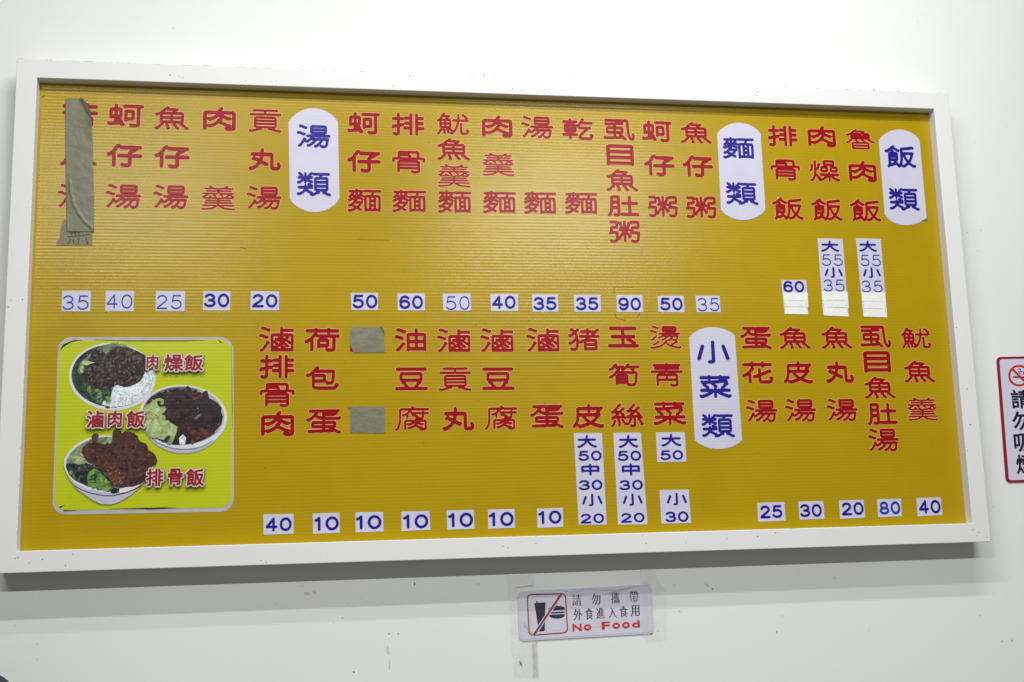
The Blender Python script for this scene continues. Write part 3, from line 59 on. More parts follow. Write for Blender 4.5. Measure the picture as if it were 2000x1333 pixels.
NF = {'plate':[(-0.0147,1.351),(-0.0144,1.3538),(-0.0135,1.3565),(-0.012,1.359),(-0.0099,1.361),(-0.0074,1.3626),(-0.0046,1.3636),(-0.0016,1.3639),(0.3081,1.3683),(0.3112,1.368),(0.3141,1.3671),(0.3168,1.3656),(0.319,1.3635),(0.3207,1.3611),(0.3218,1.3583),(0.3222,1.3555),(0.3244,1.2626),(0.3241,1.2597),(0.3232,1.257),(0.3216,1.2545),(0.3195,1.2524),(0.3169,1.2509),(0.3141,1.2499),(0.311,1.2495),(0,1.2458),(-0.0029,1.246),(-0.0057,1.2469),(-0.0083,1.2484),(-0.0104,1.2504),(-0.012,1.2528),(-0.013,1.2554),(-0.0134,1.2582)],'edge':[(-0.0093,1.3495),(-0.009,1.3519),(-0.0082,1.3542),(-0.0068,1.3563),(-0.005,1.3581),(-0.0029,1.3594),(-0.0005,1.3603),(0.0021,1.3606),(0.3058,1.3647),(0.3084,1.3645),(0.3109,1.3637),(0.3132,1.3624),(0.3151,1.3607),(0.3166,1.3586),(0.3175,1.3562),(0.3178,1.3537),(0.3198,1.2643),(0.3195,1.2618),(0.3187,1.2594),(0.3174,1.2573),(0.3155,1.2556),(0.3133,1.2542),(0.3109,1.2534),(0.3083,1.2531),(0.0026,1.2497),(0.0001,1.2499),(-0.0023,1.2507),(-0.0045,1.252),(-0.0063,1.2537),(-0.0076,1.2557),(-0.0085,1.258),(-0.0088,1.2604)],'box_out':[(0.0079,1.3452),(0.0081,1.3477),(0.009,1.3501),(0.0103,1.3522),(0.0121,1.354),(0.0143,1.3553),(0.0168,1.3561),(0.0194,1.3564),(0.0941,1.3555),(0.0968,1.3552),(0.0993,1.3543),(0.1016,1.3529),(0.1035,1.3511),(0.105,1.3489),(0.1059,1.3465),(0.1063,1.344),(0.1077,1.271),(0.1075,1.2685),(0.1067,1.2661),(0.1053,1.2639),(0.1035,1.2621),(0.1013,1.2606),(0.0988,1.2597),(0.0961,1.2594),(0.0215,1.2569),(0.0189,1.2571),(0.0164,1.2579),(0.0141,1.2591),(0.0123,1.2609),(0.0108,1.263),(0.0099,1.2653),(0.0095,1.2678)],'box_in':[(0.0114,1.344),(0.0115,1.346),(0.0122,1.3479),(0.0133,1.3496),(0.0148,1.3511),(0.0166,1.3521),(0.0186,1.3528),(0.0207,1.353),(0.0933,1.3524),(0.0954,1.3522),(0.0974,1.3515),(0.0993,1.3504),(0.1008,1.3489),(0.102,1.3472),(0.1028,1.3452),(0.1031,1.3432),(0.1048,1.2717),(0.1046,1.2697),(0.104,1.2677),(0.1029,1.2659),(0.1014,1.2645),(0.0996,1.2633),(0.0976,1.2626),(0.0955,1.2623),(0.0225,1.2598),(0.0204,1.26),(0.0184,1.2606),(0.0166,1.2616),(0.0151,1.263),(0.0139,1.2647),(0.0132,1.2665),(0.0129,1.2686)],'slash':[(0.0902,1.3528),(0.0973,1.3533),(0.0261,1.259),(0.0193,1.2587)],'slash_white':[(0.0879,1.3529),(0.0998,1.3532),(0.0286,1.2589),(0.017,1.2588)],'cup':[(0.0262,1.3344),(0.0323,1.3344),(0.029,1.3395),(0.0332,1.3382),(0.0369,1.3344),(0.0542,1.3352),(0.0501,1.2672),(0.0358,1.2664)],'bun':[(0.0598,1.3182),(0.0624,1.3217),(0.0676,1.3241),(0.0782,1.3261),(0.0906,1.3251),(0.0982,1.323),(0.1012,1.321),(0.1011,1.3148),(0.0606,1.3145)],'patty':[(0.062,1.3112),(0.101,1.3115),(0.1009,1.308),(0.0623,1.3071)],'base':[(0.0614,1.305),(0.1008,1.3055),(0.1006,1.3002),(0.0934,1.2964),(0.0848,1.2951),(0.0752,1.2955),(0.0673,1.2976),(0.0625,1.3017)],'row1':[('請',0.1319,1.3379,0.0221,0.0276),('勿',0.1811,1.3383,0.0223,0.0267),('攜',0.2292,1.3394,0.0214,0.0268),('帶',0.2768,1.3404,0.0229,0.0269)],'row2':[('外',0.1335,1.3034,0.0221,0.0266),('食',0.1619,1.3036,0.0212,0.0275),('進',0.1907,1.3039,0.0217,0.0266),('入',0.2207,1.3041,0.021,0.0258),('食',0.2488,1.3054,0.0214,0.0267),('用',0.2783,1.3061,0.0219,0.0268)],'row3':[('N',0.1305,1.2723,0.023,0.0182),('o',0.1567,1.2711,0.0192,0.015),('F',0.2026,1.2739,0.0213,0.0189),('o',0.2288,1.2726,0.0192,0.0147),('o',0.2534,1.2729,0.0191,0.0156),('d',0.2785,1.2747,0.0205,0.0175)],'tapeL':[(-0.0381,1.4042),(0.0262,1.4042),(0.0259,1.3796),(0.0224,1.2469),(0.0318,1.1595),(0.0176,1.1608),(-0.0293,1.1651),(-0.0338,1.2409)],'tapeLfold':[(0.0178,1.2387),(0.0307,1.2487),(0.0318,1.1595),(0.0176,1.1608)],'tapeR':[(0.2943,1.4105),(0.3323,1.4115),(0.3398,1.3763),(0.3606,1.3538),(0.3552,1.2361),(0.3097,1.2294),(0.2924,1.2484),(0.2947,1.3691)],'tapeB':[(0.0243,1.3785),(0.0896,1.3666),(0.1797,1.3699),(0.2705,1.3652),(0.2912,1.3692),(0.29,1.2699),(0.1893,1.2729),(0.0507,1.2669),(0.0239,1.2595)],'tear':[(0.103,1.3629),(0.1704,1.3627),(0.2269,1.3585),(0.2659,1.3654),(0.2912,1.3686),(0.2934,1.3666),(0.2702,1.3602),(0.2289,1.3519),(0.1992,1.3476),(0.2245,1.3564),(0.1703,1.3605)],'shine':[[(0.2949,1.3745),(0.3016,1.37),(0.3009,1.3689)],[(0.2997,1.3787),(0.3073,1.3698),(0.3059,1.3692)],[(0.3055,1.3807),(0.3124,1.3696),(0.3105,1.369)],[(0.3097,1.3821),(0.3165,1.3701),(0.3146,1.3693)],[(0.3226,1.3769),(0.3187,1.3683),(0.3174,1.3692)],[(0.3264,1.3741),(0.3219,1.3682),(0.3206,1.3687)],[(-0.0168,1.3761),(0.0232,1.3794),(0.0243,1.3779),(-0.0169,1.3744)],[(0.0229,1.3839),(0.0247,1.3839),(0.0253,1.3746),(0.0235,1.3747)],[(0.0083,1.4005),(0.0063,1.3952),(0.0055,1.3963)],[(0.104,1.3612),(0.1478,1.3613),(0.1478,1.36),(0.104,1.3599)],[(0.2134,1.3607),(0.227,1.3617),(0.227,1.3607),(0.2133,1.3594)]],'crack':[(-0.0014,1.2986),(0.0005,1.2858),(0.0111,1.2727),(0.0218,1.2617),(0.0301,1.2466),(0.0279,1.2463),(0.0195,1.2597),(0.0088,1.2711),(-0.0018,1.2838)],'tapeBedge':[(0.0507,1.2675),(0.0996,1.2695),(0.1894,1.2733),(0.2887,1.2674),(0.2887,1.2665),(0.1893,1.2721),(0.0996,1.2683),(0.0507,1.2662)]}
NS = {'out':[(1.3158,1.9247),(1.3162,1.9273),(1.3172,1.9297),(1.3187,1.9319),(1.3207,1.9337),(1.3231,1.9351),(1.3257,1.936),(1.3285,1.9363),(1.4437,1.9382),(1.4465,1.938),(1.4491,1.9371),(1.4514,1.9358),(1.4533,1.934),(1.4547,1.9319),(1.4555,1.9295),(1.4557,1.9269),(1.4415,1.61),(1.441,1.6076),(1.44,1.6052),(1.4385,1.6031),(1.4365,1.6013),(1.4341,1.6),(1.4314,1.5992),(1.4287,1.5989),(1.3203,1.5985),(1.3176,1.5988),(1.315,1.5996),(1.3128,1.6009),(1.3109,1.6026),(1.3095,1.6047),(1.3086,1.607),(1.3084,1.6095)],'in':[(1.3232,1.9227),(1.3234,1.9242),(1.324,1.9256),(1.3249,1.9269),(1.3261,1.928),(1.3275,1.9288),(1.329,1.9293),(1.3306,1.9295),(1.4407,1.9312),(1.4423,1.931),(1.4439,1.9306),(1.4452,1.9298),(1.4463,1.9287),(1.4472,1.9275),(1.4476,1.9261),(1.4478,1.9245),(1.4341,1.6121),(1.4338,1.6107),(1.4332,1.6093),(1.4323,1.6081),(1.4311,1.607),(1.4297,1.6062),(1.4282,1.6058),(1.4266,1.6056),(1.3238,1.6048),(1.3222,1.605),(1.3207,1.6054),(1.3194,1.6062),(1.3183,1.6072),(1.3174,1.6084),(1.3169,1.6098),(1.3168,1.6112)],'ring_o':[(1.4076,1.8846),(1.4067,1.8799),(1.4051,1.8754),(1.4027,1.8712),(1.3996,1.8672),(1.396,1.8637),(1.3919,1.8608),(1.3874,1.8584),(1.3826,1.8566),(1.3777,1.8556),(1.3727,1.8553),(1.3678,1.8557),(1.3631,1.8568),(1.3587,1.8586),(1.3548,1.861),(1.3513,1.864),(1.3485,1.8676),(1.3463,1.8715),(1.3449,1.8758),(1.3442,1.8803),(1.3444,1.8849),(1.3453,1.8896),(1.3469,1.8941),(1.3492,1.8983),(1.3523,1.9023),(1.3559,1.9058),(1.36,1.9088),(1.3645,1.9112),(1.3692,1.9129),(1.3742,1.914),(1.3792,1.9143),(1.3841,1.914),(1.3888,1.9128),(1.3932,1.911),(1.3972,1.9086),(1.4007,1.9056),(1.4035,1.902),(1.4057,1.898),(1.4071,1.8937),(1.4078,1.8892)],'ring_i':[(1.4014,1.8846),(1.4007,1.8809),(1.3994,1.8772),(1.3975,1.8738),(1.395,1.8706),(1.3921,1.8678),(1.3888,1.8654),(1.3852,1.8635),(1.3813,1.8621),(1.3773,1.8612),(1.3733,1.861),(1.3694,1.8613),(1.3656,1.8622),(1.3621,1.8636),(1.3589,1.8656),(1.3561,1.868),(1.3539,1.8709),(1.3521,1.8741),(1.351,1.8775),(1.3504,1.8812),(1.3505,1.8849),(1.3512,1.8886),(1.3526,1.8922),(1.3545,1.8957),(1.3569,1.8989),(1.3598,1.9017),(1.3631,1.9041),(1.3667,1.9061),(1.3706,1.9075),(1.3745,1.9083),(1.3786,1.9086),(1.3825,1.9083),(1.3863,1.9074),(1.3899,1.906),(1.393,1.904),(1.3958,1.9015),(1.3981,1.8987),(1.3999,1.8955),(1.401,1.892),(1.4015,1.8883)],'bar':[(1.3563,1.901),(1.3611,1.905),(1.396,1.8685),(1.3912,1.8645)],'cig':[(1.3576,1.8832),(1.3931,1.882),(1.3927,1.8779),(1.3572,1.8792)],'smoke':[[(1.3753,1.9022),(1.3782,1.9049),(1.3838,1.9029),(1.3818,1.8982),(1.3859,1.8955),(1.391,1.8961),(1.3927,1.8914),(1.39,1.8867),(1.3879,1.8874),(1.3901,1.8914),(1.3886,1.8941),(1.3842,1.8934),(1.3795,1.8968),(1.3814,1.9009),(1.3779,1.9026),(1.3763,1.9009)],[(1.38,1.8881),(1.3767,1.8915),(1.375,1.8962),(1.3766,1.8975),(1.3789,1.8921),(1.3829,1.8887)]],'text':[('請',1.3742,1.8207,0.0569,0.0513),('勿',1.3715,1.7622,0.057,0.0516),('吸',1.3705,1.7039,0.0576,0.049),('煙',1.3706,1.6464,0.0574,0.0519)]}
WM = [(1,[(-0.5288,1.395),(-0.5289,1.3945),(-0.529,1.3939),(-0.5297,1.3935),(-0.5302,1.3935),(-0.5306,1.3935),(-0.5308,1.3941),(-0.53,1.395),(-0.5291,1.3955)]),(1,[(-0.5023,1.4049),(-0.5025,1.4044),(-0.5033,1.4045),(-0.504,1.4048),(-0.5043,1.4052),(-0.5043,1.4056),(-0.5041,1.4062),(-0.5029,1.406),(-0.5021,1.4055)]),(1,[(-0.2617,1.3893),(-0.263,1.3874),(-0.264,1.3861),(-0.265,1.386),(-0.2653,1.3884),(-0.2647,1.3919),(-0.2633,1.3945),(-0.2626,1.3926),(-0.2616,1.3923)]),(1,[(-0.3239,1.2761),(-0.3245,1.2752),(-0.3255,1.275),(-0.3265,1.2749),(-0.3268,1.2759),(-0.3277,1.277),(-0.3267,1.278),(-0.3254,1.2778),(-0.3246,1.2771)]),(1,[(-0.3023,1.2752),(-0.3029,1.2745),(-0.3036,1.2738),(-0.3047,1.274),(-0.3051,1.275),(-0.305,1.2758),(-0.3045,1.2765),(-0.3037,1.2765),(-0.3031,1.2759)]),(1,[(-0.434,1.3173),(-0.4339,1.3164),(-0.435,1.3166),(-0.4357,1.3167),(-0.4366,1.3169),(-0.4363,1.3177),(-0.4359,1.3183),(-0.4349,1.3184),(-0.4342,1.3179)]),(0,[(-0.4541,1.3074),(-0.4549,1.3059),(-0.4554,1.3046),(-0.456,1.3054),(-0.4567,1.3064),(-0.4564,1.3084),(-0.456,1.3099),(-0.4553,1.3111),(-0.4548,1.3092)]),(1,[(-0.4069,1.1917),(-0.4071,1.1902),(-0.409,1.1905),(-0.4101,1.1907),(-0.4111,1.1914),(-0.4119,1.1926),(-0.4105,1.1935),(-0.409,1.1932),(-0.4078,1.1927)]),(0,[(-0.3238,1.2031),(-0.3239,1.1955),(-0.3251,1.195),(-0.3263,1.1912),(-0.3274,1.1979),(-0.3274,1.2087),(-0.3261,1.2154),(-0.3246,1.219),(-0.3242,1.2083)]),(0,[(-0.3254,1.2384),(-0.3249,1.2295),(-0.3279,1.2262),(-0.3302,1.2301),(-0.3329,1.2341),(-0.3321,1.2426),(-0.3306,1.2497),(-0.3279,1.2473),(-0.3263,1.2437)]),(1,[(-0.108,1.3836),(-0.1089,1.3835),(-0.1097,1.3835),(-0.1112,1.3839),(-0.1112,1.3847),(-0.1106,1.385),(-0.11,1.3851),(-0.1091,1.3849),(-0.1078,1.3843)]),(1,[(0.6435,1.2402),(0.6441,1.238),(0.6439,1.2372),(0.6439,1.2352),(0.6424,1.2384),(0.6417,1.2408),(0.6415,1.2421),(0.6418,1.2426),(0.6425,1.242)]),(0,[(0.6615,1.2772),(0.6599,1.2779),(0.6587,1.2786),(0.6572,1.2796),(0.6571,1.2806),(0.6567,1.2821),(0.6588,1.2806),(0.6603,1.2799),(0.6617,1.2783)]),(1,[(0.4818,1.351),(0.4809,1.35),(0.4794,1.3513),(0.4788,1.3525),(0.4786,1.3537),(0.4796,1.3539),(0.4806,1.3542),(0.4816,1.3532),(0.4829,1.3518)]),(0,[(0.4762,1.3557),(0.4717,1.3565),(0.4671,1.3597),(0.4632,1.3622),(0.4616,1.365),(0.4627,1.3661),(0.466,1.3655),(0.4714,1.3636),(0.4725,1.3601)]),(0,[(0.8901,1.2361),(0.8897,1.2295),(0.889,1.228),(0.8883,1.227),(0.8887,1.2336),(0.889,1.2396),(0.8898,1.2436),(0.8905,1.2454),(0.8907,1.242)]),(0,[(-0.5118,1.374),(-0.515,1.373),(-0.5179,1.3725),(-0.5228,1.3728),(-0.5253,1.3767),(-0.5243,1.3803),(-0.5193,1.38),(-0.5151,1.38),(-0.5112,1.3773)]),(0,[(-0.4951,1.3776),(-0.496,1.3751),(-0.5,1.3746),(-0.5039,1.3748),(-0.5066,1.3767),(-0.5051,1.3788),(-0.5044,1.3814),(-0.4998,1.3818),(-0.4981,1.3791)]),(0,[(0.3956,1.3008),(0.3948,1.2989),(0.3927,1.2984),(0.3915,1.2996),(0.3894,1.3),(0.3907,1.3016),(0.3909,1.3036),(0.393,1.3034),(0.3937,1.3019)]),(1,[(0.3833,1.3647),(0.3833,1.3641),(0.3827,1.3638),(0.3819,1.3639),(0.3813,1.3644),(0.3818,1.365),(0.3823,1.3653),(0.3828,1.3659),(0.3831,1.3651)]),(1,[(0.8085,1.3678),(0.8077,1.3674),(0.8073,1.3666),(0.8064,1.3668),(0.8057,1.3675),(0.8061,1.3683),(0.8065,1.369),(0.8073,1.3687),(0.8082,1.3686)]),(1,[(-0.391,1.3619),(-0.3909,1.3613),(-0.3915,1.361),(-0.3921,1.3613),(-0.3924,1.3617),(-0.3922,1.3621),(-0.3919,1.3624),(-0.3915,1.3627),(-0.3911,1.3624)]),(1,[(-0.4207,1.3475),(-0.4211,1.347),(-0.4218,1.347),(-0.4223,1.347),(-0.423,1.3473),(-0.4228,1.3479),(-0.4222,1.348),(-0.4217,1.3485),(-0.4209,1.3482)]),(1,[(-0.5905,1.3551),(-0.5904,1.3545),(-0.5909,1.3543),(-0.5916,1.3542),(-0.5918,1.3549),(-0.5918,1.3554),(-0.5915,1.3559),(-0.5909,1.3562),(-0.5906,1.3555)]),(0,[(-0.2798,2.8247),(-0.2797,2.8239),(-0.2803,2.8233),(-0.281,2.8237),(-0.2814,2.8243),(-0.2817,2.825),(-0.2811,2.8257),(-0.2804,2.8254),(-0.2796,2.8255)]),(1,[(-1.1688,1.3292),(-1.1688,1.3287),(-1.1692,1.3281),(-1.1698,1.3285),(-1.1703,1.3289),(-1.17,1.3294),(-1.17,1.3301),(-1.1693,1.3298),(-1.1689,1.3296)]),(1,[(-1.1198,1.2876),(-1.1197,1.2871),(-1.1199,1.2864),(-1.1204,1.2855),(-1.121,1.2852),(-1.1209,1.2859),(-1.1211,1.2863),(-1.1208,1.287),(-1.1202,1.2876)]),(1,[(-1.1171,1.2527),(-1.1174,1.2521),(-1.1179,1.2521),(-1.1183,1.2521),(-1.1189,1.2524),(-1.1187,1.253),(-1.1185,1.2536),(-1.1179,1.2538),(-1.1174,1.2532)]),(1,[(0.3212,1.2482),(0.3205,1.2471),(0.3191,1.247),(0.3174,1.2466),(0.3168,1.2479),(0.3163,1.2491),(0.318,1.2496),(0.3194,1.2503),(0.3208,1.2495)]),(1,[(0.3361,1.255),(0.3356,1.2543),(0.3349,1.2542),(0.3341,1.2539),(0.3338,1.2548),(0.3336,1.2555),(0.3344,1.2558),(0.335,1.2558),(0.3355,1.2555)]),(1,[(-0.0075,1.1947),(-0.0078,1.1909),(-0.0068,1.1856),(-0.0098,1.1881),(-0.0123,1.1903),(-0.0136,1.1948),(-0.0145,1.1992),(-0.0122,1.1982),(-0.0104,1.1981)]),(1,[(1.2838,1.1916),(1.2826,1.1903),(1.2818,1.1888),(1.2808,1.1897),(1.2804,1.1909),(1.2808,1.1923),(1.2814,1.1931),(1.2825,1.1949),(1.2835,1.1936)]),(1,[(1.2557,1.191),(1.2548,1.19),(1.2536,1.1895),(1.2533,1.1907),(1.2528,1.1914),(1.2533,1.1924),(1.2542,1.1931),(1.2554,1.1934),(1.2558,1.1923)]),(1,[(1.2005,1.2583),(1.1997,1.2578),(1.1992,1.2573),(1.1984,1.2574),(1.1979,1.258),(1.1981,1.2587),(1.1986,1.2594),(1.1994,1.2591),(1.2003,1.2591)]),(0,[(1.2421,1.3387),(1.2419,1.3378),(1.241,1.3372),(1.2399,1.3375),(1.2396,1.3384),(1.2398,1.3391),(1.2403,1.3397),(1.2412,1.3401),(1.2424,1.3398)]),(1,[(1.2674,1.5366),(1.2667,1.536),(1.2661,1.5357),(1.2652,1.5356),(1.2651,1.5363),(1.2651,1.5369),(1.2657,1.5372),(1.2662,1.5373),(1.2669,1.5372)]),(0,[(1.3155,2.541),(1.3151,2.5402),(1.3142,2.54),(1.3133,2.5397),(1.313,2.5405),(1.3134,2.5412),(1.3138,2.5416),(1.3146,2.5425),(1.3155,2.542)]),(0,[(1.4208,2.5892),(1.4201,2.5884),(1.4193,2.5882),(1.4188,2.5884),(1.4183,2.5888),(1.4184,2.5894),(1.4186,2.5904),(1.4197,2.5906),(1.4204,2.59)]),(1,[(1.3094,2.2902),(1.3092,2.2897),(1.3086,2.2893),(1.3076,2.289),(1.3077,2.2899),(1.3073,2.2906),(1.308,2.2913),(1.3088,2.2913),(1.3097,2.2912)]),(1,[(1.269,2.2824),(1.2689,2.2815),(1.268,2.2814),(1.2673,2.2815),(1.267,2.282),(1.2668,2.2827),(1.2675,2.2832),(1.2682,2.2832),(1.2694,2.2835)]),(0,[(1.1916,2.919),(1.1917,2.918),(1.1908,2.9176),(1.1899,2.9177),(1.1894,2.9184),(1.1893,2.9194),(1.19,2.9202),(1.191,2.9202),(1.1917,2.9197)])]
FS = [[(-1.153,1.4792),(-1.1541,1.4789),(-1.1554,1.4791),(-1.1551,1.4806),(-1.1541,1.4808),(-1.1532,1.4803)],[(-1.1473,1.4813),(-1.1483,1.4805),(-1.1496,1.4814),(-1.15,1.4825),(-1.1491,1.483),(-1.1481,1.4823)],[(-1.1239,1.468),(-1.1247,1.4681),(-1.1258,1.4691),(-1.1256,1.4704),(-1.1244,1.4697),(-1.1235,1.4687)],[(-1.0954,1.4755),(-1.0962,1.4744),(-1.0975,1.4748),(-1.0981,1.4762),(-1.0972,1.4773),(-1.0961,1.4766)],[(-1.0465,1.4602),(-1.0474,1.4591),(-1.049,1.4599),(-1.0483,1.4615),(-1.0472,1.4625),(-1.0457,1.4617)],[(-1.0321,1.4845),(-1.0328,1.484),(-1.0339,1.4849),(-1.0338,1.4857),(-1.0331,1.4862),(-1.032,1.4852)],[(-0.6195,1.4575),(-0.6209,1.4573),(-0.6215,1.4584),(-0.6211,1.4595),(-0.6199,1.4596),(-0.6192,1.4587)],[(-0.607,1.4534),(-0.6081,1.4524),(-0.6097,1.4525),(-0.6105,1.4538),(-0.6094,1.4546),(-0.6081,1.4544)],[(-0.0139,1.4818),(-0.0148,1.482),(-0.0157,1.4824),(-0.0151,1.4834),(-0.0141,1.4834),(-0.0139,1.4827)],[(0.0222,1.4773),(0.0211,1.4762),(0.0204,1.4776),(0.0201,1.4788),(0.0215,1.4791),(0.0226,1.4784)],[(-0.0582,1.4733),(-0.0597,1.4729),(-0.0609,1.4739),(-0.0599,1.4751),(-0.0586,1.4757),(-0.057,1.4748)],[(-0.0453,1.4698),(-0.0466,1.4685),(-0.0483,1.4691),(-0.0483,1.4708),(-0.0471,1.4715),(-0.0462,1.4711)],[(0.6251,1.486),(0.6233,1.4848),(0.6216,1.4851),(0.6211,1.4871),(0.6229,1.4881),(0.6246,1.488)],[(0.6072,1.4545),(0.6067,1.4539),(0.6055,1.4536),(0.6055,1.4546),(0.6057,1.4556),(0.6068,1.4551)],[(0.5788,1.4789),(0.5783,1.4776),(0.5762,1.478),(0.5751,1.4793),(0.5766,1.4802),(0.5782,1.4797)],[(0.2848,1.4879),(0.284,1.4878),(0.2831,1.4886),(0.284,1.4893),(0.285,1.4898),(0.2853,1.4886)],[(0.293,1.4693),(0.2918,1.4685),(0.2914,1.4699),(0.2916,1.4712),(0.2929,1.4708),(0.2941,1.4702)],[(0.394,1.4695),(0.3935,1.469),(0.3924,1.4688),(0.392,1.4696),(0.3927,1.4701),(0.3939,1.4703)],[(0.4986,1.4741),(0.4976,1.4743),(0.4968,1.4752),(0.4975,1.4757),(0.4983,1.4761),(0.4988,1.475)],[(1.1544,1.4794),(1.1535,1.4784),(1.1521,1.4782),(1.1515,1.4797),(1.1526,1.481),(1.1541,1.4807)],[(1.1702,1.4719),(1.1689,1.4714),(1.168,1.4722),(1.1685,1.4735),(1.1701,1.4743),(1.1708,1.473)],[(1.1924,1.4585),(1.191,1.4576),(1.1898,1.4586),(1.1895,1.4596),(1.1905,1.4607),(1.1917,1.4597)],[(1.142,1.4598),(1.1411,1.4597),(1.1406,1.4605),(1.1409,1.461),(1.1415,1.4611),(1.1422,1.4606)],[(1.1626,1.4634),(1.1617,1.463),(1.1605,1.4634),(1.1606,1.4642),(1.1613,1.4644),(1.1626,1.4643)],[(-0.2643,2.6439),(-0.265,2.6427),(-0.2668,2.6426),(-0.2671,2.6442),(-0.2664,2.6457),(-0.2647,2.6452)],[(-0.2569,2.6567),(-0.2578,2.6561),(-0.2583,2.657),(-0.2585,2.6578),(-0.2576,2.6585),(-0.2571,2.6576)],[(-0.3352,2.6546),(-0.3357,2.6543),(-0.3366,2.6544),(-0.3366,2.655),(-0.3362,2.6555),(-0.3353,2.6553)],[(-0.3063,2.6172),(-0.3076,2.6168),(-0.3085,2.6177),(-0.3077,2.6192),(-0.3063,2.6194),(-0.305,2.6185)],[(-0.6058,2.616),(-0.6067,2.6153),(-0.6079,2.6151),(-0.6078,2.6162),(-0.6076,2.6171),(-0.6065,2.617)],[(-0.5931,2.6189),(-0.594,2.6181),(-0.5946,2.6191),(-0.5941,2.6201),(-0.5932,2.6203),(-0.5928,2.6195)],[(-0.8249,2.6205),(-0.8256,2.6202),(-0.826,2.6209),(-0.826,2.6218),(-0.8251,2.6221),(-0.8244,2.6212)],[(-0.8158,2.6187),(-0.8162,2.6177),(-0.8175,2.6176),(-0.8176,2.6187),(-0.8174,2.6195),(-0.8165,2.6193)],[(-0.8457,2.6237),(-0.8467,2.6223),(-0.8481,2.6228),(-0.8479,2.6243),(-0.8474,2.6259),(-0.8459,2.6255)],[(-0.0025,2.6199),(-0.0031,2.6188),(-0.0049,2.6188),(-0.0053,2.6198),(-0.005,2.6209),(-0.003,2.621)],[(0.0224,2.6157),(0.021,2.6156),(0.0198,2.616),(0.0201,2.6172),(0.021,2.6176),(0.0225,2.6174)],[(-0.6663,2.6162),(-0.6671,2.6158),(-0.6682,2.6158),(-0.6681,2.6167),(-0.6678,2.6178),(-0.6668,2.617)],[(0.0914,2.6144),(0.0903,2.6136),(0.0886,2.6139),(0.0887,2.6156),(0.09,2.6166),(0.0912,2.6158)],[(0.6551,2.6347),(0.6538,2.6342),(0.6523,2.6349),(0.6522,2.6362),(0.6534,2.6364),(0.6551,2.6362)],[(0.6509,2.6241),(0.6493,2.624),(0.6486,2.6252),(0.6493,2.6265),(0.6508,2.6267),(0.6515,2.6256)],[(0.5806,2.6538),(0.5799,2.653),(0.5789,2.6535),(0.5783,2.6545),(0.5794,2.6553),(0.5804,2.6547)],[(0.9847,2.6531),(0.9827,2.6525),(0.9815,2.6526),(0.9799,2.6534),(0.9817,2.654),(0.9834,2.6544)],[(0.9855,2.6514),(0.9839,2.6508),(0.9827,2.6512),(0.9821,2.6521),(0.983,2.6532),(0.9845,2.6525)],[(0.1743,2.6569),(0.1739,2.6563),(0.1728,2.6557),(0.1727,2.657),(0.1732,2.658),(0.1742,2.6579)],[(-0.0751,2.6549),(-0.0767,2.6545),(-0.0781,2.6546),(-0.0789,2.6562),(-0.0773,2.6571),(-0.0757,2.6565)],[(-0.0732,2.6531),(-0.0745,2.6531),(-0.0758,2.6538),(-0.0754,2.6552),(-0.0742,2.6553),(-0.073,2.6546)],[(-1.1868,2.0634),(-1.1877,2.0631),(-1.1882,2.064),(-1.1883,2.0648),(-1.1874,2.0652),(-1.1869,2.0643)],[(-1.1924,2.0469),(-1.1938,2.0469),(-1.1949,2.0486),(-1.1946,2.05),(-1.1934,2.0496),(-1.1923,2.0484)],[(-1.1615,2.0643),(-1.1631,2.0642),(-1.1642,2.0649),(-1.1639,2.0661),(-1.163,2.0674),(-1.1617,2.0661)],[(1.1613,2.0029),(1.1604,2.0018),(1.1588,2.0025),(1.1582,2.0035),(1.1593,2.0043),(1.1611,2.0043)],[(1.1605,1.6812),(1.1598,1.6801),(1.1587,1.6804),(1.1581,1.6813),(1.159,1.6821),(1.1598,1.682)],[(1.1749,1.8398),(1.1738,1.8396),(1.1725,1.8404),(1.1729,1.8417),(1.1742,1.8419),(1.1754,1.841)],[(1.1749,1.7466),(1.1733,1.7451),(1.1712,1.7458),(1.171,1.748),(1.173,1.7493),(1.175,1.7486)],[(-0.2073,1.4477),(-0.2081,1.4472),(-0.2088,1.4475),(-0.2097,1.4482),(-0.2088,1.4491),(-0.2078,1.4485)],[(-0.3278,1.443),(-0.3285,1.4425),(-0.3292,1.4432),(-0.3288,1.4441),(-0.328,1.4442),(-0.3277,1.4436)],[(-0.469,1.4613),(-0.4697,1.4614),(-0.4705,1.4618),(-0.4701,1.4623),(-0.4696,1.4627),(-0.4691,1.4621)]]
